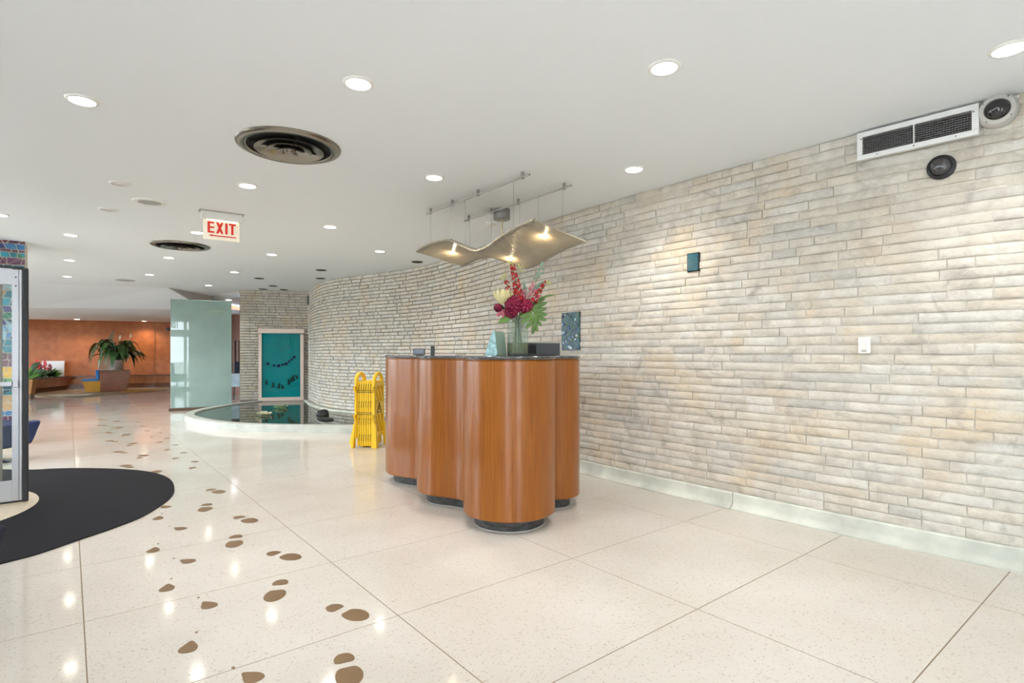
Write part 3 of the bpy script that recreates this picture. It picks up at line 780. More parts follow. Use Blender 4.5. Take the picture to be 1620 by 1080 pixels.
for lb, pts in (('yellow-green sprig at the very top of the bouquet', [(809, 412), (806, 417), (812, 418)]), ('yellow-green sprig to the right of the tallest red spike', [(823, 424), (828, 422), (826, 429), (821, 420)]),
                ('yellow-green sprig at the right end of the leaning red spike', [(866, 445), (870, 447), (865, 450)]), ('yellow-green bud sprig at the upper left of the bouquet', [(797, 437), (794, 440), (799, 434)])):
    t = thing('flower_sprig', lb, 'sprig', (VX, VY, TOP), 0, GRP); g = G(); h = G(); stem_to(h, vp(*pts[0], 0), None, .0016)
    for p in pts:
        c = vp(*p, 0)
        for k in range(6): g.ball((c[0]+R.uniform(-.012, .012), c[1]+R.uniform(-.01, .01), c[2]+R.uniform(-.012, .012)), .005, 6, 4)
    h.obj('stem', m_stem, t, True); g.obj('buds', m_yel, t, True)

# glass wedge sculpture
wx, wy = (785-810)/F*4.05, 4.05
ws = thing('glass_wedge', 'rough aqua glass wedge sculpture beside the vase', 'sculpture', (wx, wy, TOP), -.25)
m_aqua = M('aqua_chipped_glass', (.30, .50, .52), .25, var=(28, .35), bump=(45, .8))
m_side = M('aqua_glass_side', (.25, .34, .27), .12, var=(3, .25), coat=.3)
g = G(); g.slab([(-.075, -.045, .004), (-.065, -.047, .0), (.012, -.047, 0), (.020, -.045, .012), (.002, -.04, .175), (-.012, -.04, .183), (-.03, -.041, .15)], (.0, .012, 0)); g.obj('front_face', m_aqua, ws, bevel=.002)
g = G(); g.slab([(.020, -.034, .012), (.013, -.034, 0), (-.06, -.034, 0), (-.07, -.034, .006), (-.028, -.03, .15), (-.010, -.03, .182), (.003, -.03, .175)], (.045, .09, -.003)); g.obj('body', m_side, ws, bevel=.002)

# black terminal box behind the vase
tb = thing('black_equipment_box', 'low black equipment box behind the vase on the counter', 'box', ((843-810)/F*4.5, 4.5, TOP), .02)
G().box((0, 0, .05), (.42, .20, .10)).obj('housing', m_black, tb, bevel=.004)
G().box((-.03, -.102, .05), (.10, .006, .07)).obj('recess_panel', m_dark, tb)
# phone / card screen, post and papers at the far end
ph = thing('card_terminal', 'small dark screen terminal at the far end of the counter', 'terminal', ((663-810)/F*4.75, 4.75, TOP), .1)
G().box((0, 0, .032), (.10, .03, .055)).obj('screen_body', m_black, ph, bevel=.003)
G().box((0, -.017, .034), (.085, .004, .042)).obj('screen', M('dim_screen', (.02, .03, .06), .2), ph)
G().box((0, .0, .004), (.07, .07, .008)).obj('foot', m_black, ph)
ps = thing('pen_holder', 'narrow dark upright holder beside the screen terminal', 'holder', ((684.5-810)/F*4.8, 4.8, TOP))
G().box((0, 0, .04), (.032, .03, .08)).obj('shell', M('dark_green_plastic', (.02, .03, .03), .4), ps, bevel=.003)
G().box((.017, -.005, .05), (.006, .012, .02)).obj('clip', m_black, ps)
tag(G().prism([AB(2.62, 4.05), AB(2.72, 4.04), AB(2.80, 4.55), AB(2.66, 4.62)], TOP, TOP+.012).obj('paper_stack', M('pinkish_paper', (.72, .62, .60), .7)), 'flat pinkish stack of papers on the counter in front of the screen terminal', 'papers')

# ================================================================== YELLOW FOLDING BARRIER
m_yellow = M('yellow_plastic', (.80, .50, .008), .4)
m_yprint = M('barrier_print', (.03, .02, .0), .6)
bx, by = fl(581, 707); by += .12
yb = thing('folded_safety_barrier', 'yellow folding wet floor barrier folded up beside the counter', 'safety barrier', (bx+.0, by-.0, 0), -.10)
def panel_outer(x0, th, sgn):
    """outer panel of the folded barrier: plane across y, thin in x, handle arch on top, splayed feet"""
    Wd, Ht = .36, .83
    g = G()
    g.box((x0, -Wd/2+.02, .47), (th, .05, .70)); g.box((x0, Wd/2-.02, .47), (th, .05, .70))
    for z, h in ((.80, .06), (.50, .16), (.16, .07)): g.box((x0, 0, z), (th, Wd-.03, h))
    o = g.obj('panel', m_yellow, yb, bevel=.006)
    for z0, z1 in ((.20, .42), (.58, .77)):
        for k in range(3):
            y0 = .16-.11*k
            gg = G(); gg.slab([(x0-th*.4, y0, z0), (x0-th*.4, y0-.05, z0), (x0-th*.4, y0-.05-.13, z1), (x0-th*.4, y0-.13, z1)], (th*.8, 0, 0)); gg.obj('diagonal_bar', m_yellow, o)
    path = [(x0, -.155, .80)] + [(x0, -.02-.135*math.cos(PI*k/10), .85+.085*math.sin(PI*k/10)) for k in range(11)] + [(x0, .115, .80)]
    G().tube(path, .026, 8).obj('handle', m_yellow, o, True)
    for s_ in (-1, 1):
        gg = G(); gg.slab([(x0, s_*.13, .30), (x0, s_*.19, .30), (x0+sgn*.02, s_*.22, .0), (x0+sgn*.02, s_*.13, .0)], (sgn*.03, 0, 0)); gg.obj('foot', m_yellow, o, bevel=.004)
panel_outer(.118, .03, 1)
panel_outer(-.118, .03, -1)
for k in range(7):
    x0 = -.09+.03*k
    ip = G().box((x0, 0, .43), (.0265, .33, .82)).obj('inner_panel', m_yellow, yb, bevel=.004)
    for z in (.775, .56, .345, .14):
        if k < 6:
            G().slab([(x0+.006, -.167, z), (x0+.013, -.167, z), (x0+.024, -.167, z+.03), (x0+.017, -.167, z+.03)], (0, .006, 0)).obj('hinge_slot', m_yprint, ip)
            G().box((x0+.008, -.166, z-.03), (.004, .004, .05)).obj('hinge_pin', m_yprint, ip)
for z in (.70, .42):
    for dz in (0, .022): G().box((0, -.168, z+dz), (.215, .004, .006)).obj('stripe', m_yprint, yb)
# flared skirt at the bottom of the front edge, leaning out to the left
G().slab([(-.135, -.165, .36), (-.105, -.165, .36), (-.150, -.19, .02), (-.20, -.19, .05)], (0, .05, 0)).obj('foot', m_yellow, yb, bevel=.004)
G().slab([(.10, -.17, .36), (.135, -.17, .36), (.145, -.19, .0), (.085, -.19, .0)], (0, .05, 0)).obj('foot', m_yellow, yb, bevel=.004)
# warning triangle printed on the right-hand face
for p, q in (((-.07, .435), (.07, .435)), ((.07, .435), (0, .565)), ((0, .565), (-.07, .435))):
    G().tube([(.135, p[0]-.02, p[1]), (.135, q[0]-.02, q[1])], .005, 5).obj('warning_triangle', m_yprint, yb)
G().tube([(.135, -.02, .465), (.135, -.02, .52)], .005, 5).obj('warning_mark', m_yprint, yb)

# ================================================================== CEILING FIXTURES
def downlight(px, py, label, lit=True, z=CEIL, r=.064, power=1.0, warm=(1.0, .95, .89)):
    x, y = cl(px, py, z)
    t = thing('recessed_downlight', label, 'ceiling light', (x, y, z), 0, 'recessed downlights in the lobby ceiling')
    G().lathe([(r*.98, -.002), (r*1.0, -.010), (r*1.18, -.009), (r*1.27, -.003), (r*1.28, 0.0)], 36).obj('trim_ring', m_plastw, t, True, 50)
    if lit:
        G().lathe([(0, -.004), (r, -.004), (r, -.001), (0, -.001)], 30).obj('lens', m_lens, t)
        l = bpy.data.lights.new('downlight_beam', 'SPOT'); l.energy = LAMP_W*power; l.color = warm; l.spot_size = 2.3; l.spot_blend = .8; l.shadow_soft_size = .06
        lo = bpy.data.objects.new('downlight_beam', l); col.objects.link(lo); lo.parent = t; lo.location = (0, 0, -.02)
    else:
        G().lathe([(0, -.003), (r, -.003), (r, -.001), (0, -.001)], 30).obj('lens', M('unlit_lens', (.55, .55, .54), .3), t)
        G().lathe([(0, -.005), (r*.45, -.005), (r*.5, -.0035)], 24).obj('bulb', M('unlit_bulb', (.9, .9, .9), .2), t, True)
LIGHTS = [
    (130, 158, 'lit recessed downlight nearest the upper left corner of the picture'), (567, 131, 'lit recessed downlight above and right of the large round ceiling diffuser'),
    (1051, 106, 'large lit recessed downlight in the ceiling right of centre'), (1597, 76, 'lit recessed downlight at the upper right corner above the wall grille'),
    (1003, 267, 'lit recessed downlight close to the stone wall right of the wave pendant'), (687, 280, 'lit recessed downlight left of the pendant rails'),
    (392, 293, 'lit recessed downlight just in front of the exit sign'), (522, 358, 'lit recessed downlight between exit sign and wave pendant'),
    (601, 397, 'lit recessed downlight left of the pendant near the curved wall'), (430, 402, 'lit recessed downlight beyond and right of the exit sign'),
    (312, 367, 'lit recessed downlight partly hidden by the left edge of the exit sign'), (267, 407, 'lit recessed downlight beside the smaller round diffuser'),
    (371, 430, 'lit recessed downlight in front of the feature wall ceiling'), (330, 451, 'lit recessed downlight above the frosted glass screen'),
    (237, 434, 'lit recessed downlight at the edge of the sloped ceiling'), (112, 371, 'lit recessed downlight right of the mosaic column, nearest of three in line'),
    (110, 411, 'lit recessed downlight right of the mosaic column, middle of three in line'), (107, 437, 'lit recessed downlight right of the mosaic column, farthest of three in line'),
    (-1, 339, 'lit recessed downlight cut off by the left edge of the picture'),
]
for px, py, lb in LIGHTS: downlight(px, py, lb)
downlight(362, 474, 'lit recessed downlight in the niche beside the glass screen', True, 2.5, .07, .5)
downlight(122, 504.6, 'lit downlight over the rust wall near the white board', True, LOWZ, .07, 1.3, (1, .78, .52))
downlight(228, 507.6, 'lit downlight over the rust wall right of the potted plant', True, LOWZ, .07, 1.3, (1, .78, .52))
downlight(190, 290, 'unlit recessed downlight nearer the viewer left of the exit sign', False)
downlight(172, 331, 'unlit recessed downlight farther off left of the exit sign', False, r=.07)

# empty dark downlight cans by the stone wall
for px, py, lb in ((660, 414, 'empty black downlight opening beside the left tip of the pendant'), (508, 427, 'empty black downlight opening above the curve of the wall, nearer one'), (507, 440, 'empty black downlight opening above the curve of the wall, farther one'),
                   (410, 440, 'empty black downlight opening left of the wall curve'), (432, 452, 'empty black downlight opening middle of three over the teal panel'), (416, 457, 'empty black downlight opening leftmost of three over the teal panel'), (449, 458, 'empty black downlight opening rightmost of three over the teal panel')):
    x, y = cl(px, py)
    t = thing('empty_downlight_can', lb, 'ceiling opening', (x, y, CEIL))
    G().lathe([(0, -.004), (.082, -.004), (.082, -.001), (0, -.001)], 30).obj('can', m_dark, t)
    G().lathe([(.08, -.001), (.081, -.008), (.09, -.007), (.093, 0)], 30).obj('rim', M('dark_rim', (.10, .10, .10), .5), t, True)

def diffuser(px, py, label, r):
    x, y = cl(px, py)
    t = thing('air_diffuser', label, 'air vent', (x, y, CEIL), 0, None)
    G().lathe([(r*.80, -.001), (r*.80, -.016), (r*.83, -.022), (r*.93, -.020), (r*.985, -.012), (r, 0)], 56).obj('outer_ring', m_diffm, t, True, 50)
    G().lathe([(0, -.003), (r*.81, -.003), (r*.81, -.001), (0, -.001)], 40).obj('throat', m_dark, t)
    for k, (ri, ro, z0, z1) in enumerate(((.40, .65, -.006, -.034), (.22, .42, -.010, -.040), (.10, .235, -.016, -.046))):
        G().lathe([(r*ri, z0), (r*(ri+ro)/2, (z0+z1)/2-.004), (r*ro, z1), (r*(ro+.008), z1-.001), (r*(ro+.004), z1+.006), (r*((ri+ro)/2+.01), (z0+z1)/2+.004), (r*(ri+.01), z0+.004)][::-1], 48).obj('cone', m_diffm, t, True, 50)
    G().lathe([(0, -.052), (r*.06, -.050), (r*.10, -.040), (r*.11, -.03), (0, -.028)], 32).obj('hub', m_diffm, t, True, 50)
    for k in range(4):
        a = k*PI/2+.6
        G().box((r*.40*math.cos(a), r*.40*math.sin(a), -.015), (r*.72, .012, .02), a).obj('spoke', m_dark, t)
diffuser(458, 231, 'large round metal air diffuser with concentric rings, nearest in the ceiling', .345)
diffuser(286, 388, 'smaller looking round metal air diffuser farther off beyond the exit sign', .355)
x, y = cl(237, 319)
t = thing('ceiling_speaker', 'round white ceiling speaker with grey grille left of the exit sign', 'speaker', (x, y, CEIL))
G().lathe([(.095, -.006), (.10, -.012), (.135, -.010), (.145, 0)], 36).obj('ring', m_plastw, t, True)
G().lathe([(0, -.009), (.096, -.009), (.096, -.001), (0, -.001)], 30).obj('grille', M('speaker_grille', (.42, .42, .42), .6, bump=(400, .6)), t)
for k in range(3): G().ball((.12*math.cos(k*2.1+.4), .12*math.sin(k*2.1+.4), -.011), .005, 6, 4).obj('screw', m_steel, t)
x, y = cl(198, 443)
t = thing('ceiling_vent', 'flat grey oval looking vent near the edge of the sloped ceiling', 'air vent', (x, y, CEIL))
G().lathe([(0, -.012), (.12, -.012), (.165, -.006), (.17, 0)], 30).obj('plate', M('vent_grey', (.5, .5, .5), .5), t, True)
G().lathe([(.07, -.013), (.085, -.016), (.10, -.013)], 24).obj('ring', m_steel, t, True)
x, y = cl(777, 352)
t = thing('smoke_detector', 'round white smoke detector behind the pendant canopy', 'smoke detector', (x, y, CEIL))
G().lathe([(.062, 0), (.062, -.012), (.055, -.014)], 28).obj('base', m_plastw, t, True)
G().lathe([(.055, -.012), (.055, -.030), (.045, -.040), (0, -.042)], 28).obj('cover', m_plastw, t, True)

# ---- exit sign
ex, ey = cl(350.5, 336.5)
es = thing('exit_sign', 'hanging edge-lit EXIT sign with red letters and left arrow', 'exit sign', (ex, ey, CEIL), math.atan2(.23, .32))
G().box((0, 0, -.004), (.41, .115, .008)).obj('ceiling_plate', M('plate_metal', (.45, .42, .38), .4, .5), es)
G().box((0, 0, -.046), (.372, .085, .078)).obj('housing', m_plastw, es, bevel=.003)
m_acr = M('exit_acrylic', (.78, .74, .66), .2, emit=((1.0, .84, .55), .14))
es_panel = G().box((0, 0, -.185), (.335, .010, .20)).obj('panel', m_acr, es, bevel=.002)
G().box((.01, -.0, -.0845), (.28, .02, .004)).obj('led_strip', M('exit_led', (1, .9, .5), .5, emit=((1, .80, .30), 14)), es)
m_exit = M('exit_red', (.45, .008, .005), .35, emit=((1.0, .04, .02), .16))
def flatpoly(name, pts, mt, parent, y0, y1):
    g = G(); g.slab([(x, y0, z) for x, z in pts], (0, y1-y0, 0)); return g.obj(name, mt, parent)
lh, lt, lw, zt = .115, .022, .066, -.103
def letter(k, x0):
    P = []
    z0 = zt-lh
    if k == 'E': P = [[(0, z0), (lt, z0), (lt, zt), (0, zt)], [(lt, z0), (lw*.95, z0), (lw*.95, z0+.019), (lt, z0+.019)], [(lt, zt-.019), (lw*.9, zt-.019), (lw*.9, zt), (lt, zt)], [(lt, z0+.049), (lw*.92, z0+.049), (lw*.92, z0+.065), (lt, z0+.065)]]
    if k == 'X': P = [[(0, z0), (lt*1.1, z0), (lw*1.05, zt), (lw*1.05-lt*1.1, zt)], [(lw*1.05-lt*1.1, z0), (lw*1.05, z0), (lt*1.1, zt), (0, zt)]]
    if k == 'I': P = [[(0, z0), (lt, z0), (lt, zt), (0, zt)]]
    if k == 'T': P = [[(lw*.5-lt*.5, z0), (lw*.5+lt*.5, z0), (lw*.5+lt*.5, zt), (lw*.5-lt*.5, zt)], [(0, zt-.019), (lw, zt-.019), (lw, zt), (0, zt)]]
    g = G()
    for i, q in enumerate(P): g.slab([(x0+x, -.0075-.0002*i, z) for x, z in q], (0, .0020, 0))
    g.obj('letter', m_exit, es_panel)
letter('E', -.128); letter('X', -.052); letter('I', .033); letter('T', .066)
G().slab([(-.118, -.0078, -.243), (-.088, -.0078, -.232), (-.088, -.0078, -.238), (.135, -.0078, -.238), (.135, -.0078, -.249), (-.088, -.0078, -.249), (-.088, -.0078, -.255)], (0, .002, 0)).obj('arrow', m_exit, es_panel)

# ---- wave pendant
pd = thing('wave_pendant', 'wave-shaped pendant of thin glass rods hung on wires from two ceiling rails', 'pendant light', (*AB(3.05, 4.1), CEIL), TH)
def pl_(a, b, z): return (a-3.05, b-4.1, z-CEIL)
RA = (2.825, 3.285); ZR = 2.60
for a in RA:
    rl = G().tube([pl_(a, 3.30, ZR), pl_(a, 4.90, ZR)], .008, 8).obj('rail', m_steel, pd, True)
    for b in (3.385, 4.0, 4.42, 4.82):
        g = G(); g.lathe([(0, 0), (.013, 0), (.013, .055), (0, .055)], 12, pl_(a, b, ZR-.014)); g.obj('rail_clip', m_steel, rl, True)
zp = spline([(5.02, 2.235), (4.85, 2.262), (4.67, 2.272), (4.40, 2.250), (4.174, 2.165), (3.96, 2.090), (3.80, 2.098), (3.657, 2.137), (3.408, 2.192), (3.19, 2.215)], 8)
def zat(b):
    for i in range(len(zp)-1):
        if zp[i][0] >= b >= zp[i+1][0]:
            t = (zp[i][0]-b)/(zp[i][0]-zp[i+1][0]); return zp[i][1]+(zp[i+1][1]-zp[i][1])*t
    return zp[0][1] if b > zp[0][0] else zp[-1][1]
aN, aF, DZ = 2.79, 3.32, -.095
m_rod = M('glass_rod', (.40, .35, .265), .25, var=(2, .12), coat=.2)
rod_me = G().tube([(0, 0, 0), (1, 0, 0)], .0085, 6).mesh('rod', m_rod, True, 60)
k = 0; b = 3.195
while b < 5.01:
    s_ = pl_(aN-.03, b, zat(b)); e_ = pl_(aF+.03, b, zat(b)+DZ)
    d = Vector(e_)-Vector(s_)
    put('rod', rod_me, pd, s_, rot=(0, math.atan2(-d.z, d.x), 0), scale=(d.length, 1, 1))
    db = .0001
    slope = (zat(b+.02)-zat(b))/.02
    b += .0235/math.sqrt(1+slope*slope)
for a, dz in ((aN, 0), (aF, DZ)):
    for up in (.012, -.012):
        G().tube([pl_(a, q, zat(q)+dz+up) for q in [3.19+1.83*i/50 for i in range(51)]], .0035, 5).obj('edge_wire', m_steel, pd, True)
    g = G()
    for i in range(52):
        q = 3.19+1.83*i/51; g.tube([pl_(a-.006, q, zat(q)+dz-.014), pl_(a+.006, q+.018, zat(q+.018)+dz+.014)], .0022, 4)
    g.obj('lacing', m_steel, pd)
for a, dz, bs in ((RA[0], 0, (3.50, 4.20, 4.44, 4.82)), (RA[1], DZ, (3.40, 3.72, 3.98, 4.42, 4.80))):
    for q in bs:
        wr = G().tube([pl_(a, q, ZR), pl_(a, q, zat(q)+dz*(a-aN)/(aF-aN))], .0015, 5).obj('wire', m_steel, pd)
        G().lathe([(0, 0), (.008, 0), (.008, .02), (0, .024)], 8, pl_(a, q, zat(q)+dz*(a-aN)/(aF-aN)+.006)).obj('wire_clamp', m_steel, wr)
cx_, cy_ = 3.40, 4.40
G().lathe([(0, -.105), (.078, -.105), (.084, -.10), (.084, 0.0), (0, 0)], 32, (cx_-3.05, cy_-4.1, 0)).obj('canopy', m_steel, pd, True, 40)
G().tube(spline([(cx_-3.05, cy_-4.1, -.1), (cx_-3.05-.02, cy_-4.1-.03, -.22), (cx_-3.05-.05, cy_-4.1-.06, -.44)], 6), .009, 8).obj('cord', M('cord_cream', (.75, .62, .40), .6), pd, True)
m_bulb = M('halogen_bulb', (1, .9, .7), .4, emit=((1.0, .80, .50), 120))
for px, py in ((717, 398), (809, 407), (863, 371)):
    # find the spot on the sheet that this pixel looks at
    best = None
    for ia in range(0, 30):
        for ib in range(0, 90):
            a = aN+(aF-aN)*ia/29; q = 3.2+1.8*ib/89; X, Y = AB(a, q); z = zat(q)+DZ*(a-aN)/(aF-aN)
            e = (810+F*X/Y-px)**2+(HZ-F*(z-CAMZ)/Y-py)**2
            if best is None or e < best[0]: best = (e, a, q, z)
    _, a, q, z = best
    c = pl_(a, q, z-.012)
    bl = G().ball(c, .009, 8, 6, (1.0, 1.0, 1.5)).obj('bulb', m_bulb, pd, True)
    G().lathe([(0, .012), (.012, .012), (.012, .05), (0, .05)], 10, c).obj('bulb_socket', m_steel, bl, True)
    l = bpy.data.lights.new('halogen_glow', 'POINT'); l.energy = .5; l.color = (1, .74, .42); l.shadow_soft_size = .015
    lo = bpy.data.objects.new('halogen_glow', l); col.objects.link(lo); lo.parent = pd; lo.location = (c[0], c[1], c[2]-.03)

# ================================================================== THINGS ON THE STONE WALL
def wall_at(px):
    """arc length where the sight line of a pixel column meets the stone wall"""
    best = min(((abs(810+F*walk(s)[0]/walk(s)[1]-px), s) for s in [WL*i/1500 for i in range(1500)]))
    return best[1]
def wall_frame(s):
    p, q = walk(s-.05), walk(s+.05); c = walk(s)
    return c, math.atan2(p[1]-q[1], p[0]-q[0])      # local x runs right along the wall seen from the room, local -y out
def wz(px, py):
    c = walk(wall_at(px)); return CAMZ+(HZ-py)/F*c[1]
# air grille
sA, sB = wall_at(1359), wall_at(1550)
c, an = wall_frame((sA+sB)/2); GWd = abs(sB-sA)
gr = thing('wall_air_grille', 'rectangular white framed air grille high on the stone wall under the ceiling', 'air vent', (c[0]+math.sin(an)*.022, c[1]-math.cos(an)*.022, 2.535), an)
gh = .178
m_gfr = M('grille_frame', (.74, .75, .75), .45)
G().box((0, -.012, gh/2-.016), (GWd, .03, .032)).obj('frame', m_gfr, gr, bevel=.002)
G().box((0, -.012, -gh/2+.016), (GWd, .03, .032)).obj('frame', m_gfr, gr, bevel=.002)
for s_ in (-1, 1): G().box((s_*(GWd/2-.016), -.012, 0), (.032, .03, gh-.064)).obj('frame', m_gfr, gr, bevel=.002)
G().box((0, -.014, 0), (.006, .028, gh-.06)).obj('frame', m_gfr, gr)
G().box((0, .004, 0), (GWd-.05, .006, gh-.05)).obj('throat', m_dark, gr)
m_gb = M('grille_bar', (.16, .16, .165), .5)
for k in range(8): G().box((0, -.012, -gh/2+.042+k*(gh-.084)/7), (GWd-.06, .014, .0032)).obj('louver', m_gb, gr)
for k in range(40): G().box((-GWd/2+.04+k*(GWd-.08)/39, -.004, 0), (.0028, .014, gh-.064)).obj('vane', m_gb, gr)
for sx_, sz_ in ((-.95, .55), (-.65, -.88), (0, -.88), (.68, -.88), (.95, .55)): G().ball((sx_*GWd/2*.97, -.028, sz_*gh/2*.92), .005, 6, 4).obj('screw', m_steel, gr)
def dome(px, py, label, r, rim_m, name, dome_r, dm):
    s = wall_at(px); c, an = wall_frame(s); z = wz(px, py)
    t = thing(name, label, 'security camera', (c[0], c[1], z), an)
    def lat(nm, pr, mt, n=36):
        g = G().lathe(pr, n); g.v = [(x, -zz, y) for x, y, zz in g.v]; return g.obj(nm, mt, t, True, 40)
    return t, lat
t, lat = dome(1579, 177, 'white rimmed dome security camera beside the air grille', .093, None, 'dome_camera', 0, None)
lat('housing', [(.0, -.01), (.090, -.01), (.094, .0), (.092, .03), (.078, .048), (.058, .050), (.056, .03)], M('camera_grey', (.52, .51, .48), .5))
lat('dome', [(.058, .045), (.054, .062), (.040, .078), (.020, .087), (0, .090)], M('smoked_dome', (.01, .01, .012), .08, spec=.8))
for a in (.6, PI+.6): G().box((.094*math.cos(a), -.01, .094*math.sin(a)), (.03, .02, .024)).obj('lug', M('camera_grey', (0, 0, 0)), t, bevel=.004)
for k in range(4): G().ball((.075*math.cos(k*PI/2+.9), -.049, .075*math.sin(k*PI/2+.9)), .005, 6, 4).obj('screw', m_steel, t)
t, lat = dome(1489, 265, 'small black dome security camera below the air grille', .075, None, 'dome_camera', 0, None)
lat('housing', [(.0, -.01), (.070, -.01), (.073, .0), (.070, .022), (.056, .030), (.050, .026)], m_black)
lat('dome', [(.052, .024), (.047, .040), (.034, .053), (.016, .060), (0, .061)], M('clear_dark_dome', (.05, .05, .055), .06, spec=.8))
# light switch
s = wall_at(1369.5); c, an = wall_frame(s)
t = thing('light_switch', 'white rocker light switch plate on the stone wall', 'light switch', (c[0], c[1], wz(1369.5, 546)), an)
G().box((0, -.012, 0), (.068, .02, .104)).obj('plate', m_plastw, t, bevel=.003)
G().box((0, -.023, .004), (.032, .008, .066)).obj('rocker', M('rocker_white', (.72, .72, .70), .35), t, bevel=.002)
G().box((0, -.0225, -.038), (.03, .003, .008)).obj('dimmer_slot', M('slot_grey', (.35, .35, .33), .5), t)
# little teal tile
s = wall_at(1098.5); c, an = wall_frame(s)
t = thing('teal_wall_tile', 'small dark teal glass tile set in the stone wall', 'wall tile', (c[0], c[1], wz(1098.5, 415)), an)
G().box((0, -.005, 0), (.098, .03, .14)).obj('tile', M('teal_tile', (.015, .10, .13), .18, var=(20, .5), stretch=(1, 1, 5)), t, bevel=.003)
G().box((0, -.001, 0), (.108, .03, .152)).obj('recess', m_dark, t)
# mosaic art plaque behind the counter
s = wall_at(904); c, an = wall_frame(s)
mp_ = thing('mosaic_plaque', 'narrow blue and green mosaic plaque on the stone wall behind the counter', 'wall art', (c[0], c[1], wz(904, 524)), an)
PW, PH = .262, .39
G().box((0, -.002, 0), (PW, .036, PH)).obj('backing', M('plaque_teal', (.035, .10, .12), .4, var=(25, .4)), mp_, bevel=.002)
pal = [M('bit_blue', (.02, .06, .25), .2), M('bit_pale', (.42, .52, .62), .2), M('bit_navy', (.008, .012, .04), .2), M('bit_green', (.14, .24, .07), .25), M('bit_teal', (.03, .16, .17), .2)]
for r_ in range(4):
    for q in range(13):
        u = (q+.5)/13; x = -PW/2+PW*u*.96+.005; z = PH/2-.045-r_*.098+.03*math.sin(u*2*PI*1.0+.5)+R.uniform(-.022, .022)
        mt = R.choice(pal[:4] if r_ else pal)
        o = G().box((0, 0, 0), (R.uniform(.012, .024), .007, R.uniform(.012, .028))).obj('glass_bit', mt, mp_, loc=(x, -.022, z)); o.rotation_euler = (0, R.uniform(-.8, .8), 0)
# small vent in the wall corner over the pool
s = wall_at(488); c, an = wall_frame(s)
t = thing('corner_vent', 'small dark grille high in the stone wall corner above the pool', 'air vent', (c[0], c[1], 2.44), an)
G().box((0, -.006, 0), (.36, .035, .24)).obj('frame', M('vent_dark_frame', (.16, .17, .18), .5), t, bevel=.004)
for k in range(3): G().box((-.1+.1*k, -.026, 0), (.07, .006, .18)).obj('slot', m_dark, t)

# ================================================================== FLOOR PIECES
# black entrance mat
mpx = [(276, 776), (272, 762), (258, 753), (235, 747), (205, 743.6), (165, 741.8), (121, 741.3), (80, 742.2), (40, 744)]
mpx2 = [(0, 893), (60, 877), (130, 853), (180, 836), (225, 818), (255, 800), (270, 788)]
mo = [fl(*p) for p in mpx] + [(-5.9, 5.65), (-6.6, 5.0), (-5.9, 3.8), (-4.5, 2.9), (-3.6, 2.62), (-3.05, 2.82)] + [fl(*p) for p in mpx2]
mo = spline(mo, 5, True)
tag(G().prism(mo, .0004, .009).obj('entrance_mat', m_mat), 'large black teardrop rubber entrance mat on the terrazzo floor', 'mat')
DC = (-4.62, 3.88)
struct(G().lathe([(0, .0005), (.99, .0005), (.99, .0105), (0, .0105)], 64, (DC[0], DC[1], 0)).obj('floor_disc', m_tan))

# brass footprints
def tmpl(pts, k=6): return spline(pts, k, True)
SOLE = tmpl([(-.060, -.030), (-.064, 0), (-.060, .034), (-.020, .052), (.030, .046), (.066, .016), (.064, -.018), (.030, -.044), (-.020, -.047)], 4)
HEEL = tmpl([(.030, -.034), (.034, 0), (.030, .034), (-.002, .038), (-.030, .022), (-.036, 0), (-.030, -.022), (-.002, -.038)], 4)
PUMP = tmpl([(-.055, -.003), (-.03, .020), (.005, .036), (.036, .030), (.046, .006), (.038, -.022), (.010, -.034), (-.025, -.020)], 4)
DOT = [(.009*math.cos(k*PI/4), .006*math.sin(k*PI/4)) for k in range(8)]
sole_me, heel_me, pump_me, dot_me = [G().prism(q, .0003, .0016).mesh(nm, m_brass) for q, nm in ((SOLE, 'sole'), (HEEL, 'heel'), (PUMP, 'sole'), (DOT, 'heel'))]
def crop3(x, y): return (120+x/4.5, 640+y/4.5)
men = [((552, 1070), (544, 1041)), ((563, 973), (528, 961)), ((434, 942), (444, 921)), ((460, 881), (432, 875)), ((370, 860.5), (373.5, 848.5)), ((395, 823.5), (377.5, 818)), ((324, 805.5), (327.5, 798)), ((346, 778), (333, 774.3))]
far = [((572, 477), (640, 470)), ((357, 435), (385, 446)), ((482, 362), (457, 379)), ((303, 335), (345, 343)), ((410, 276), (382, 291)), ((240, 258), (283, 263)), ((362, 212), (345, 222)), ((215, 197), (245, 203)), ((310, 161), (298, 168)), ((178, 147), (215, 150)), ((292, 117), (272, 122)), ((172, 105), (203, 108))]
women = [((398, 1071), (369, 1056)), ((298, 1024), (311, 1000)), ((329, 957), (314, 945)), ((264, 930), (271, 915)), ((296, 887.5), (275, 883)), ((242.5, 870), (250, 860)), ((284.5, 836), (268, 832)), ((250, 819.5), (256, 812)), ((261, 801.6), (250, 798))]
farw = [(830, 450), (852, 405), (708, 382), (770, 342), (650, 320), (710, 286), (594, 267), (652, 239), (543, 227), (602, 199), (510, 186), (562, 163), (468, 155), (527, 133), (440, 125), (488, 106)]
def footprint(label, sp, hp, sm, hm, group, ang=None):
    x, y = fl(*sp)
    t = thing('brass_footprint', label, 'floor inlay', (x, y, 0), 0, group)
    if hp:
        hx_, hy_ = fl(*hp); ang = math.atan2(y-hy_, x-hx_)
        put('heel', hm, t, (hx_-x, hy_-y, 0), ang)
    put('sole', sm, t, (0, 0, 0), ang)
for k, (s_, h_) in enumerate(men):
    footprint('broad brass shoe print with heel, %s from the bottom in the near trail' % ORD[k], s_, h_, sole_me, heel_me, 'broad brass shoe prints')
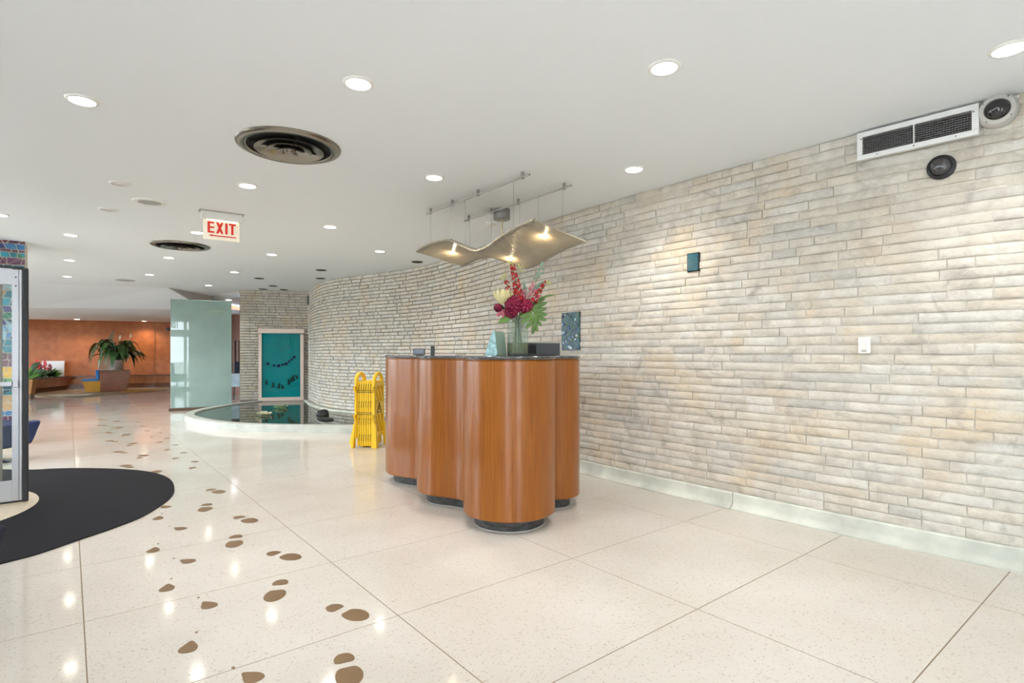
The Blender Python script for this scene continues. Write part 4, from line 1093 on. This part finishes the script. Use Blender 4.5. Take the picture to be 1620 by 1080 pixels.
for k, (s_, h_) in enumerate(far):
    footprint('broad brass shoe print beyond the black mat, %s counting away from the mat' % ORD[k], crop3(*s_), None if k == 0 else crop3(*h_), sole_me, heel_me, 'broad brass shoe prints', -.9)
for k, (s_, h_) in enumerate(women):
    footprint('pointed brass shoe print left of the broad ones, %s from the bottom' % ORD[k], s_, h_, pump_me, dot_me, 'pointed brass shoe prints')
for k, s_ in enumerate(farw):
    footprint('small far brass shoe print left of the pool, %s counting away from the viewer' % ORD[k], crop3(*s_), None, pump_me, dot_me, 'pointed brass shoe prints', 2.2+(.35 if k % 2 else -.35))

# ================================================================== REVOLVING DOOR
rd = thing('revolving_door', 'aluminium revolving door wing with black rubber edge at the left side', 'door', (DC[0], DC[1], .0105), TH)
def wing(axis):
    def bx_(nm, c, d, mt, bev=.003, par=None):
        if axis: c = (-c[1], c[0], c[2]); d = (d[1], d[0], d[2])
        return G().box(c, d).obj(nm, mt, par or rd, bevel=bev)
    HT, LW = 1.868, .90
    st_ = bx_('stile', (LW-.052, 0, HT/2), (.042, .045, HT-.03), m_alu)
    bx_('stile', (.055, 0, HT/2), (.07, .045, HT-.03), m_alu)
    bx_('stile_cover', (LW-.021, 0, HT/2), (.017, .05, HT-.03), m_alu)
    bx_('top_rail', (LW/2, 0, HT-.075), (LW-.14, .043, .13), m_alu)
    bx_('bottom_rail', (LW/2, 0, .095), (LW-.14, .043, .16), m_alu)
    bx_('glass', (LW/2, 0, HT/2+.02), (LW-.13, .01, HT-.30), m_door_glass, 0)
    bx_('rubber_sweep', (LW+.008, 0, HT/2), (.036, .06, HT), m_rubber, .006)
    bx_('rubber_sweep', (LW/2, 0, HT-.004), (LW, .03, .022), m_rubber, .002)
    bx_('rubber_sweep', (LW/2, 0, .008), (LW, .03, .014), m_rubber, .002)
    pb_ = bx_('push_bar', (LW/2-.02, -.05, .945), (LW-.1, .02, .036), m_alu)
    bx_('bar_bracket', (LW-.05, -.035, .945), (.034, .05, .055), m_alu, par=pb_)
    for z in (1.79, 1.72): 
        g = G().ball((LW-.05, -.024, z), .006, 6, 4) if not axis else G().ball((.024, LW-.05, z), .006, 6, 4)
        g.obj('screw', m_black, st_)
wing(0); wing(1)
G().lathe([(0, 0), (.035, 0), (.035, 1.87), (0, 1.87)], 20).obj('shaft', m_alu, rd, True)
tag(G().box((-4.56, 4.91, .935), (.035, .06, 1.87), .3).obj('door_post', M('post_grey', (.32, .30, .28), .4, .4), bevel=.003), 'thin grey door post seen through the revolving door glass at the left edge', 'door post')

# ================================================================== MOSAIC COLUMN
corner = (-6.31, 7.17)
mc = set_empty('column'); del mc['kind']; mc.location = (corner[0], corner[1], 0); mc.rotation_euler = (0, 0, TH)
tag(mc, 'square column clad in colourful broken tile mosaic at the left edge', 'column')
mc.name = 'mosaic_column'
G().box((-.251, .31, CEIL/2), (.494, .61, CEIL)).obj('core', M('grout', (.66, .62, .52), .8), mc)
tile_mats = {k: M('tile_'+k, c, .18, coat=.3, var=(14, .15)) for k, c in dict(navy=(.02, .03, .14), purple=(.09, .025, .07), maroon=(.10, .015, .03), teal=(.01, .14, .19), aqua=(.02, .26, .36), green=(.02, .16, .09), sky=(.22, .40, .50), blue=(.03, .16, .36), tan=(.42, .26, .13), yellow=(.60, .36, .05), dk=(.02, .06, .09), lime=(.14, .30, .09), grey=(.28, .36, .36)).items()}
bands = [(0, .10, ['tan', 'tan']), (.10, .24, ['maroon', 'maroon', 'purple']), (.24, .30, ['lime', 'green']), (.30, .40, ['maroon', 'purple']), (.40, .46, ['blue', 'aqua']), (.46, .66, ['tan', 'tan', 'grey']), (.66, .80, ['teal', 'dk', 'green']), (.80, .88, ['lime', 'green']), (.88, 1.02, ['yellow', 'yellow']),
         (1.02, 1.20, ['maroon', 'purple', 'maroon']), (1.20, 1.55, ['blue', 'sky', 'teal', 'dk']), (1.55, 1.80, ['navy', 'blue', 'sky', 'dk', 'green']), (1.80, 2.0, ['sky', 'aqua', 'teal', 'tan', 'grey']), (2.0, 2.22, ['sky', 'teal', 'dk', 'grey', 'sky']),
         (2.22, 2.33, ['teal', 'aqua', 'dk']), (2.33, 2.42, ['purple', 'purple']), (2.42, 2.49, ['aqua', 'teal', 'green', 'aqua']), (2.49, 2.525, ['purple', 'maroon']), (2.525, 2.60, ['navy', 'navy', 'blue']), (2.60, 2.638, ['purple', 'maroon'])]
ntile = 0
def shrink(poly, d):
    cx = sum(p[0] for p in poly)/len(poly); cz = sum(p[1] for p in poly)/len(poly); out = []
    for x, z in poly:
        l = math.hypot(x-cx, z-cz) or 1; k = max(.3, 1-d/l*1.2); out.append((cx+(x-cx)*k, cz+(z-cz)*k))
    return out
for z0, z1, names in bands:
    rows = max(1, round((z1-z0)/.085)); rh = (z1-z0)/rows
    for r_ in range(rows):
        za, zb = z0+rh*r_, z0+rh*(r_+1); x = -.496; lt_ = 0.0; lb_ = 0.0
        while x < -.002:
            w = R.uniform(.055, .12); nx = min(0.0, x+w)
            if nx > -.03: nx = 0.0
            jt, jb = (0, 0) if nx == 0.0 else (R.uniform(-.025, .025), R.uniform(-.025, .025))
            quad = [(x+lb_, za), (nx+jb, za), (nx+jt, zb), (x+lt_, zb)]
            pieces = [quad]
            if R.random() < .38: pieces = [[quad[0], quad[1], quad[2]], [quad[0], quad[2], quad[3]]] if R.random() < .5 else [[quad[0], quad[1], quad[3]], [quad[1], quad[2], quad[3]]]
            for pc_ in pieces:
                G().slab([(px_, -.004, pz) for px_, pz in shrink(pc_, .0062)], (0, .006, 0)).obj('tile', tile_mats[R.choice(names)], mc); ntile += 1
            x, lt_, lb_ = nx, jt, jb

# ================================================================== BLUE LOUNGE CHAIRS
m_blue = M('blue_velvet', (.004, .020, .095), .75, var=(12, .25))
m_navy = M('navy_velvet', (.004, .007, .022), .8)
def lounge(label, tipx, tipy, rz, mat, side_y):
    t = thing('lounge_chair', label, 'chair', (tipx, tipy, 0), rz, None)
    prof = spline([(-.50, .40), (-.40, .435), (-.20, .43), (-.05, .435), (0.0, .425), (.0, .40), (-.03, .33), (-.07, .23), (-.12, .165), (-.28, .14), (-.46, .15), (-.56, .22), (-.58, .32)], 5, True)
    g = G(); g.slab([(x, 0, z) for x, z in prof], (0, side_y, 0)); g.obj('seat', mat, t, True, 50, bevel=.018, segs=3)
    prof = spline([(-.46, .40), (-.445, .55), (-.455, .70), (-.475, .80), (-.50, .83), (-.535, .82), (-.545, .70), (-.55, .52), (-.55, .38)], 5, True)
    g = G(); g.slab([(x, .01, z) for x, z in prof], (0, side_y-.02, 0)); g.obj('backrest', mat, t, True, 50, bevel=.015, segs=3)
    G().lathe([(0, 0), (.20, 0), (.205, .010), (.16, .02), (.04, .035), (.03, .06), (.03, .17), (0, .17)], 28, (-.30, side_y/2, 0)).obj('pedestal', m_chrome, t, True, 40)
x, y = (64-810)/F*6.3, 5.80
lounge('royal blue lounge chair on a chrome foot behind the revolving door', x, y, 0, m_blue, .50)
x, y = fl(11.5, 830, .43)
lounge('dark navy chair just poking in at the lower left edge beside the mat', x, y, .05, m_navy, -.30)

# ================================================================== BACK LOUNGE
# rug
rp = [fl(*p) for p in ((52, 626), (95, 629.5), (150, 627.3), (215, 621.3), (262, 616.4), (228, 615.2), (180, 615.6), (120, 618.5), (80, 621.5))]
rug = thing('area_rug', 'leaf-shaped patterned rug in tan, orange and grey under the plant bench', 'rug', (0, 0, 0))
G().prism(spline(rp, 3, True), .0006, .012).obj('field', M('rug_tan', (.22, .155, .085), .95, var=(1.5, .35)), rug)
for k, (q, c) in enumerate((([(75, 625.5), (110, 624), (150, 622.5), (140, 626), (95, 628)], (.42, .38, .30)), ([(190, 619.5), (215, 616.6), (255, 616.4), (215, 620.6), (195, 622)], (.36, .19, .03)), ([(90, 628.6), (150, 625.7), (185, 623.5), (150, 626.8)], (.10, .09, .07)), ([(110, 621), (140, 618.8), (150, 619.8), (118, 622.8)], (.40, .25, .15)))):
    G().prism([fl(*p) for p in q], .012, .0135).obj('color_patch', M('rug_patch_%d' % k, c, .95), rug)
# plant bench: flared wooden block with a seat on its left
bx0, by0 = fl(170, 619.6)
rzb = .62
pb = thing('plant_bench', 'angular flared wooden bench block with yellow seat base and blue cushion', 'bench', (bx0, by0+.25, .0125), rzb)
m_bw = M('bench_wood', (.17, .052, .02), .3, var=(5, .3), coat=.3, stretch=(1, 1, 4))
def frustum(x0, x1, y0, y1, z0, z1, f):      # flared box: top wider by f on each side
    return [(x0, y0, z0), (x1, y0, z0), (x1, y1, z0), (x0, y1, z0), (x0-f[0], y0-f[1], z1), (x1+f[2], y0-f[1], z1), (x1+f[2], y1+f[3], z1), (x0-f[0], y1+f[3], z1)]
FB = [(3, 2, 1, 0), (4, 5, 6, 7), (0, 1, 5, 4), (1, 2, 6, 5), (2, 3, 7, 6), (3, 0, 4, 7)]
G().add(frustum(-.30, .34, -.28, .34, .0, .63, (.04, .03, .10, .10)), FB).obj('block', m_bw, pb, bevel=.008)
G().box((.02, .03, .642), (.80, .76, .024)).obj('block_top', m_bw, pb, bevel=.004)
G().add(frustum(-.66, -.315, -.27, .32, .0, .33, (.10, .02, .0, .02)), FB).obj('seat_base', M('yellow_laminate', (.50, .25, .02), .4, var=(3, .15)), pb, bevel=.006)
g = G().add([(-.78, -.29, .333), (-.36, -.29, .333), (-.36, .34, .333), (-.78, .34, .333), (-.76, -.28, .37), (-.36, -.28, .40), (-.36, .33, .40), (-.76, .33, .37)], FB); g.obj('seat_cushion', M('cushion_blue', (.02, .16, .42), .8), pb, bevel=.015, segs=3)
g = G().add([(-.42, -.26, .40), (-.345, -.26, .40), (-.345, .31, .40), (-.42, .31, .40), (-.44, -.26, .65), (-.355, -.26, .665), (-.355, .31, .665), (-.44, .31, .65)], FB); g.obj('back_cushion', M('cushion_blue', (0, 0, 0)), pb, bevel=.015, segs=3)
gdiv = thing('glass_divider', 'upright clear greenish glass fin standing on the plant bench behind the plant', 'glass panel', (bx0, by0+.25, .667), rzb)
g = G(); g.slab([(-.37, .31, 0), (-.10, .35, 0), (.02, .35, 1.22), (-.02, .34, 1.24), (-.34, .31, .62)], (0, .012, 0)); g.obj('pane', m_clear, gdiv)
G().box((-.24, .335, .006), (.34, .05, .012)).obj('shoe', m_steel, gdiv)
# potted peace lily
lx, ly = bx0+.07, by0+.30
pp = thing('potted_peace_lily', 'large dark green peace lily in a silver pot on the wooden bench', 'potted plant', (lx, ly, .667))
G().lathe([(0, 0), (.17, 0), (.175, .008), (.195, .30), (.20, .31), (.185, .31), (.18, .27), (0, .27)], 36).obj('pot', M('silver_pot', (.62, .60, .56), .28, .8), pp, True, 40)
G().lathe([(0, .262), (.178, .262), (.178, .272), (0, .275)], 24).obj('soil', M('soil', (.03, .02, .012), .95), pp)
m_pl = [M('lily_leaf_a', (.018, .055, .014), .4, var=(6, .3)), M('lily_leaf_b', (.03, .085, .02), .4, var=(6, .3)), M('lily_leaf_c', (.05, .12, .03), .4, var=(6, .3))]
def lily_leaf(az, reach, top, drop, Lb, Wb, mt):
    d = Vector((math.cos(az), math.sin(az), 0)); s_ = Vector((-math.sin(az), math.cos(az), 0)); g = G()
    b = d*.05+Vector((0, 0, .26)); k = d*(reach*.75)+Vector((0, 0, top)); e = d*(reach*.9)+Vector((0, 0, top))
    g.tube(spline([tuple(b), tuple(d*reach*.35+Vector((0, 0, .26+(top-.26)*.7))), tuple(k)], 5), [.009]*10+[.006], 5)
    P = spline([tuple(k), tuple(k+d*Lb*.40+Vector((0, 0, .03-drop*.05))), tuple(k+d*Lb*.75+Vector((0, 0, -drop*.42))), tuple(k+d*Lb*(1.0-.3*min(1, drop))+Vector((0, 0, -drop)))], 4)
    n_ = len(P); vs, fs = [], []
    for i, p in enumerate(P):
        u = i/(n_-1); w = Wb*math.sin(PI*min(1, u*.93+.05)**.75)*.5; p = Vector(p); up = Vector((0, 0, w*.35))
        vs += [p-s_*w+up, p, p+s_*w+up]
    for i in range(n_-1): fs += [(i*3, i*3+1, i*3+4, i*3+3), (i*3+1, i*3+2, i*3+5, i*3+4)]
    g.add(vs, fs); return g.obj('leaf', mt, pp, True, 60, recalc=False)
for k in range(46):
    az = k*2.399963; u = (k % 12)/12
    reach = .14+.42*R.random(); top = .52+.52*R.random()-.25*reach
    lily_leaf(az, reach, top, R.uniform(.15, .55), R.uniform(.32, .48), R.uniform(.13, .20), R.choice(m_pl))
for az, h_ in ((.4, 1.0), (2.0, .95)):
    g = G(); p = (.35*math.cos(az), .35*math.sin(az), h_); g.tube([(0, 0, .26), (.15*math.cos(az), .15*math.sin(az), h_*.7), p], .006, 5); blade(g, p, (p[0]+.03, p[1], p[2]+.16), .07, 0, 6); g.obj('spathe', M('spathe_cream', (.62, .58, .42), .6), pp, True, recalc=False)

# planter trough against the rust wall
tA, tB = fl(52, 622), fl(112.5, 615.8)
tang = math.atan2(tB[1]-tA[1], tB[0]-tA[0]); TL = math.hypot(tB[0]-tA[0], tB[1]-tA[1])
tr = thing('planter_trough', 'long built-in wooden planter trough with dark toe kick along the rust wall', 'planter', (tA[0], tA[1], 0), tang)
m_tr = M('trough_wood', (.20, .06, .024), .35, var=(3, .25), coat=.2)
TL2 = TL-.14
G().add([(-.9, 0, .14), (TL2, 0, .14), (TL2, .55, .14), (-.9, .55, .14), (-.9, -.12, .42), (TL2, -.12, .42), (TL2, .58, .42), (-.9, .58, .42)], FB).obj('box', m_tr, tr, bevel=.006)
G().box(((TL2-.9)/2, .31, .07), (TL2+.9, .48, .14)).obj('toe_kick', m_dkwood, tr)
G().box(((TL2-.9)/2, .23, .425), (TL2+.86, .60, .012)).obj('soil', M('soil', (0, 0, 0)), tr)
# white board
px0, px1 = fl(68, 600, .42), 0
wbx = (-13.72, 17.95)
t = thing('white_board', 'blank white square board propped in the planter trough', 'board', (wbx[0]-1.02, wbx[1]-.20, .44), math.atan2(1.43, 3.04))
g = G(); g.slab([(-.29, 0, 0), (.29, 0, 0), (.29, .05, .50), (-.29, .05, .50)], (0, .02, 0)); g.obj('sheet', M('board_white', (.70, .72, .78), .5), t, bevel=.003)
G().box((0, .03, .012), (.58, .05, .02)).obj('foot', M('board_foot', (.55, .56, .6), .5), t)
# bromeliads and greens in the trough
m_brom = M('bromeliad_green', (.03, .10, .02), .4, var=(5, .35)); m_bright = M('bright_green', (.10, .26, .03), .45, var=(5, .3))
m_bred = M('bromeliad_red', (.55, .02, .02), .5)
def trough_plant(label, px, z_top, flower, nleaf=16, Ls=.34, mt=None, dep=.28):
    # stand the plant at the place along the trough that its pixel column looks at
    best = None
    for i in range(200):
        s_ = -.8+i/200*(TL2+.80-.42); X = tA[0]+math.cos(tang)*s_-math.sin(tang)*dep; Y = tA[1]+math.sin(tang)*s_+math.cos(tang)*dep
        e = abs(810+F*X/Y-px)
        if best is None or e < best[0]: best = (e, X, Y)
    _, X, Y = best
    t = thing('bromeliad' if flower else 'leafy_plant', label, 'plant', (X, Y, .43), 0, 'plants in the trough')
    for k in range(nleaf):
        az = k*2.4; el = R.uniform(.35, 1.15); g = G(); L_ = Ls*R.uniform(.7, 1.1)
        blade(g, (0, 0, 0), (L_*math.cos(az)*math.cos(el), L_*math.sin(az)*math.cos(el), L_*math.sin(el)), .05, .12, 5); g.obj('leaf', mt or m_brom, t, True, recalc=False)
    if flower:
        g = G(); g.tube([(0, 0, 0), (0, 0, z_top-.12)], .012, 6); g.obj('stalk', m_brom, t)
        g = G()
        for k in range(16):
            az = k*2.4; h_ = z_top-.26+.26*k/16; r_ = .10*(1-.6*k/16)
            blade(g, (0, 0, h_-.03), (r_*math.cos(az), r_*math.sin(az), h_+.06), .05, 0, 4)
        g.obj('bracts', m_bred if flower == 1 else M('bract_dark', (.18, .012, .03), .5), t, True, recalc=False)
trough_plant('red bromeliad at the far left of the trough', 51, .42, 1)
trough_plant('tallest bright red bromeliad in the trough', 58.5, .55, 1)
trough_plant('dark red bromeliad between the two bright red ones', 64, .42, 2)
trough_plant('slim red bromeliad in front of the left edge of the white board', 71, .50, 1)
trough_plant('single dull red bromeliad in front of the middle of the white board', 87.5, .40, 2, 18, .36, m_bright)
trough_plant('low dark leafy plant between the bromeliads in the trough', 78, .2, 0, 26, .34)
trough_plant('low leafy plant in front of the right edge of the white board', 96, .2, 0, 26, .26, None, .16)
trough_plant('low pale leafy plant at the right end of the trough', 108, .2, 0, 22, .22, m_bright, .10)
trough_plant('low dark leafy plant at the left end of the trough', 54, .2, 0, 26, .36)
# flared planter at the left behind the door edge
qx, qy = fl(45, 632.5)
t = thing('flared_planter', 'flared tan planter with bright green leaves beside the black door edge', 'planter', (qx-.36, qy+.25, 0), .5)
G().add(frustum(-.20, .20, -.2, .2, .14, .52, (.06, .06, .06, .06)), FB).obj('box', M('planter_tan', (.36, .17, .05), .5, var=(3, .2)), t, bevel=.006)
G().box((0, 0, .07), (.38, .38, .14)).obj('base', m_dkwood, t)
for k in range(26):
    az = k*2.4; el = R.uniform(.2, 1.2); g = G(); L_ = R.uniform(.22, .36)
    blade(g, (.12*math.cos(az), .12*math.sin(az), .52), (.12*math.cos(az)+L_*math.cos(az)*math.cos(el), .12*math.sin(az)+L_*math.sin(az)*math.cos(el), .52+L_*math.sin(el)), .07, .1, 5); g.obj('leaf', m_bright, t, True, recalc=False)
g = G(); blade(g, (.1, 0, .55), (.35, .05, .95), .14, .25, 8); g.obj('leaf', m_leafd, t, True, recalc=False)
# small black wall speaker on the rust wall
x, y = (266.5-810)/F*19.35, 19.35
t = thing('wall_speaker', 'small round black speaker on the rust wall beside the glass screen', 'speaker', (x, y, CAMZ+(HZ-520.5)/F*19.35))
g = G().lathe([(0, .0), (.06, 0), (.06, .06), (0, .07)], 20); g.v = [(a_, -c_, b_) for a_, b_, c_ in g.v]; g.obj('cone', m_black, t, True)
G().box((0, .08, 0), (.05, .2, .05)).obj('bracket', m_black, t)

# desk chair in the niche beside the feature wall
cx_, cy_ = (373-810)/F*14.4, 14.4
t = thing('desk_chair', 'dark desk chair with pale blue cover in the niche beside the stone wall', 'chair', (cx_+.12, cy_, 0), .2)
G().box((0, 0, .48), (.44, .42, .08)).obj('seat', m_navy, t, bevel=.02, segs=3)
G().box((0, .20, .80), (.40, .07, .34)).obj('backrest', m_navy, t, bevel=.03, segs=3)
G().box((0, -.20, .50), (.40, .03, .34)).obj('cover', M('pale_blue_cloth', (.35, .45, .52), .8, var=(6, .15)), t, bevel=.01)
for sx_ in (-1, 1):
    for sy_ in (-1, 1): G().tube([(sx_*.18, sy_*.17, .45), (sx_*.22, sy_*.21, 0)], .016, 8).obj('leg', m_black, t, True)

# house number on the street-front transom: readable from outside, so mirrored from in here
fc = bpy.data.curves.new('house_number', 'FONT'); fc.body = '301'; fc.size = .42; fc.extrude = .002; fc.offset = .012; fc.align_x = 'CENTER'; fc.align_y = 'CENTER'
tmp = bpy.data.objects.new('tmp', fc); col.objects.link(tmp)
dg = bpy.context.evaluated_depsgraph_get(); me = bpy.data.meshes.new_from_object(tmp.evaluated_get(dg)); bpy.data.objects.remove(tmp)
me.materials.append(m_black)
# where the sight line mirrored by the glass screen meets the street front
nrm = Vector((math.sin(ang), -math.cos(ang), 0)); d = Vector(((275.5-810)/F, 1, (HZ-511)/F))
P0 = Vector((gA[0], gA[1], 0)); tt = (P0-Vector((0, 0, 0))).dot(nrm)/d.dot(nrm); hit = Vector((0, 0, CAMZ))+d*tt
rd_ = d-2*d.dot(nrm)*nrm; ua = Vector((-SU, CU, 0)); t2 = (BR-.03-hit.dot(ua))/rd_.dot(ua); num = hit+rd_*t2
hn = put('house_number', me, None, (num.x, num.y, 2.45), rot=(PI/2, 0, TH), scale=(.6, 1, 1))
tag(hn, 'black house number 301 on the street-front transom, mirrored in the glass screen', 'number')
print('TILES', ntile, 'number at a', num.x*CU+num.y*SU, 'z', num.z)
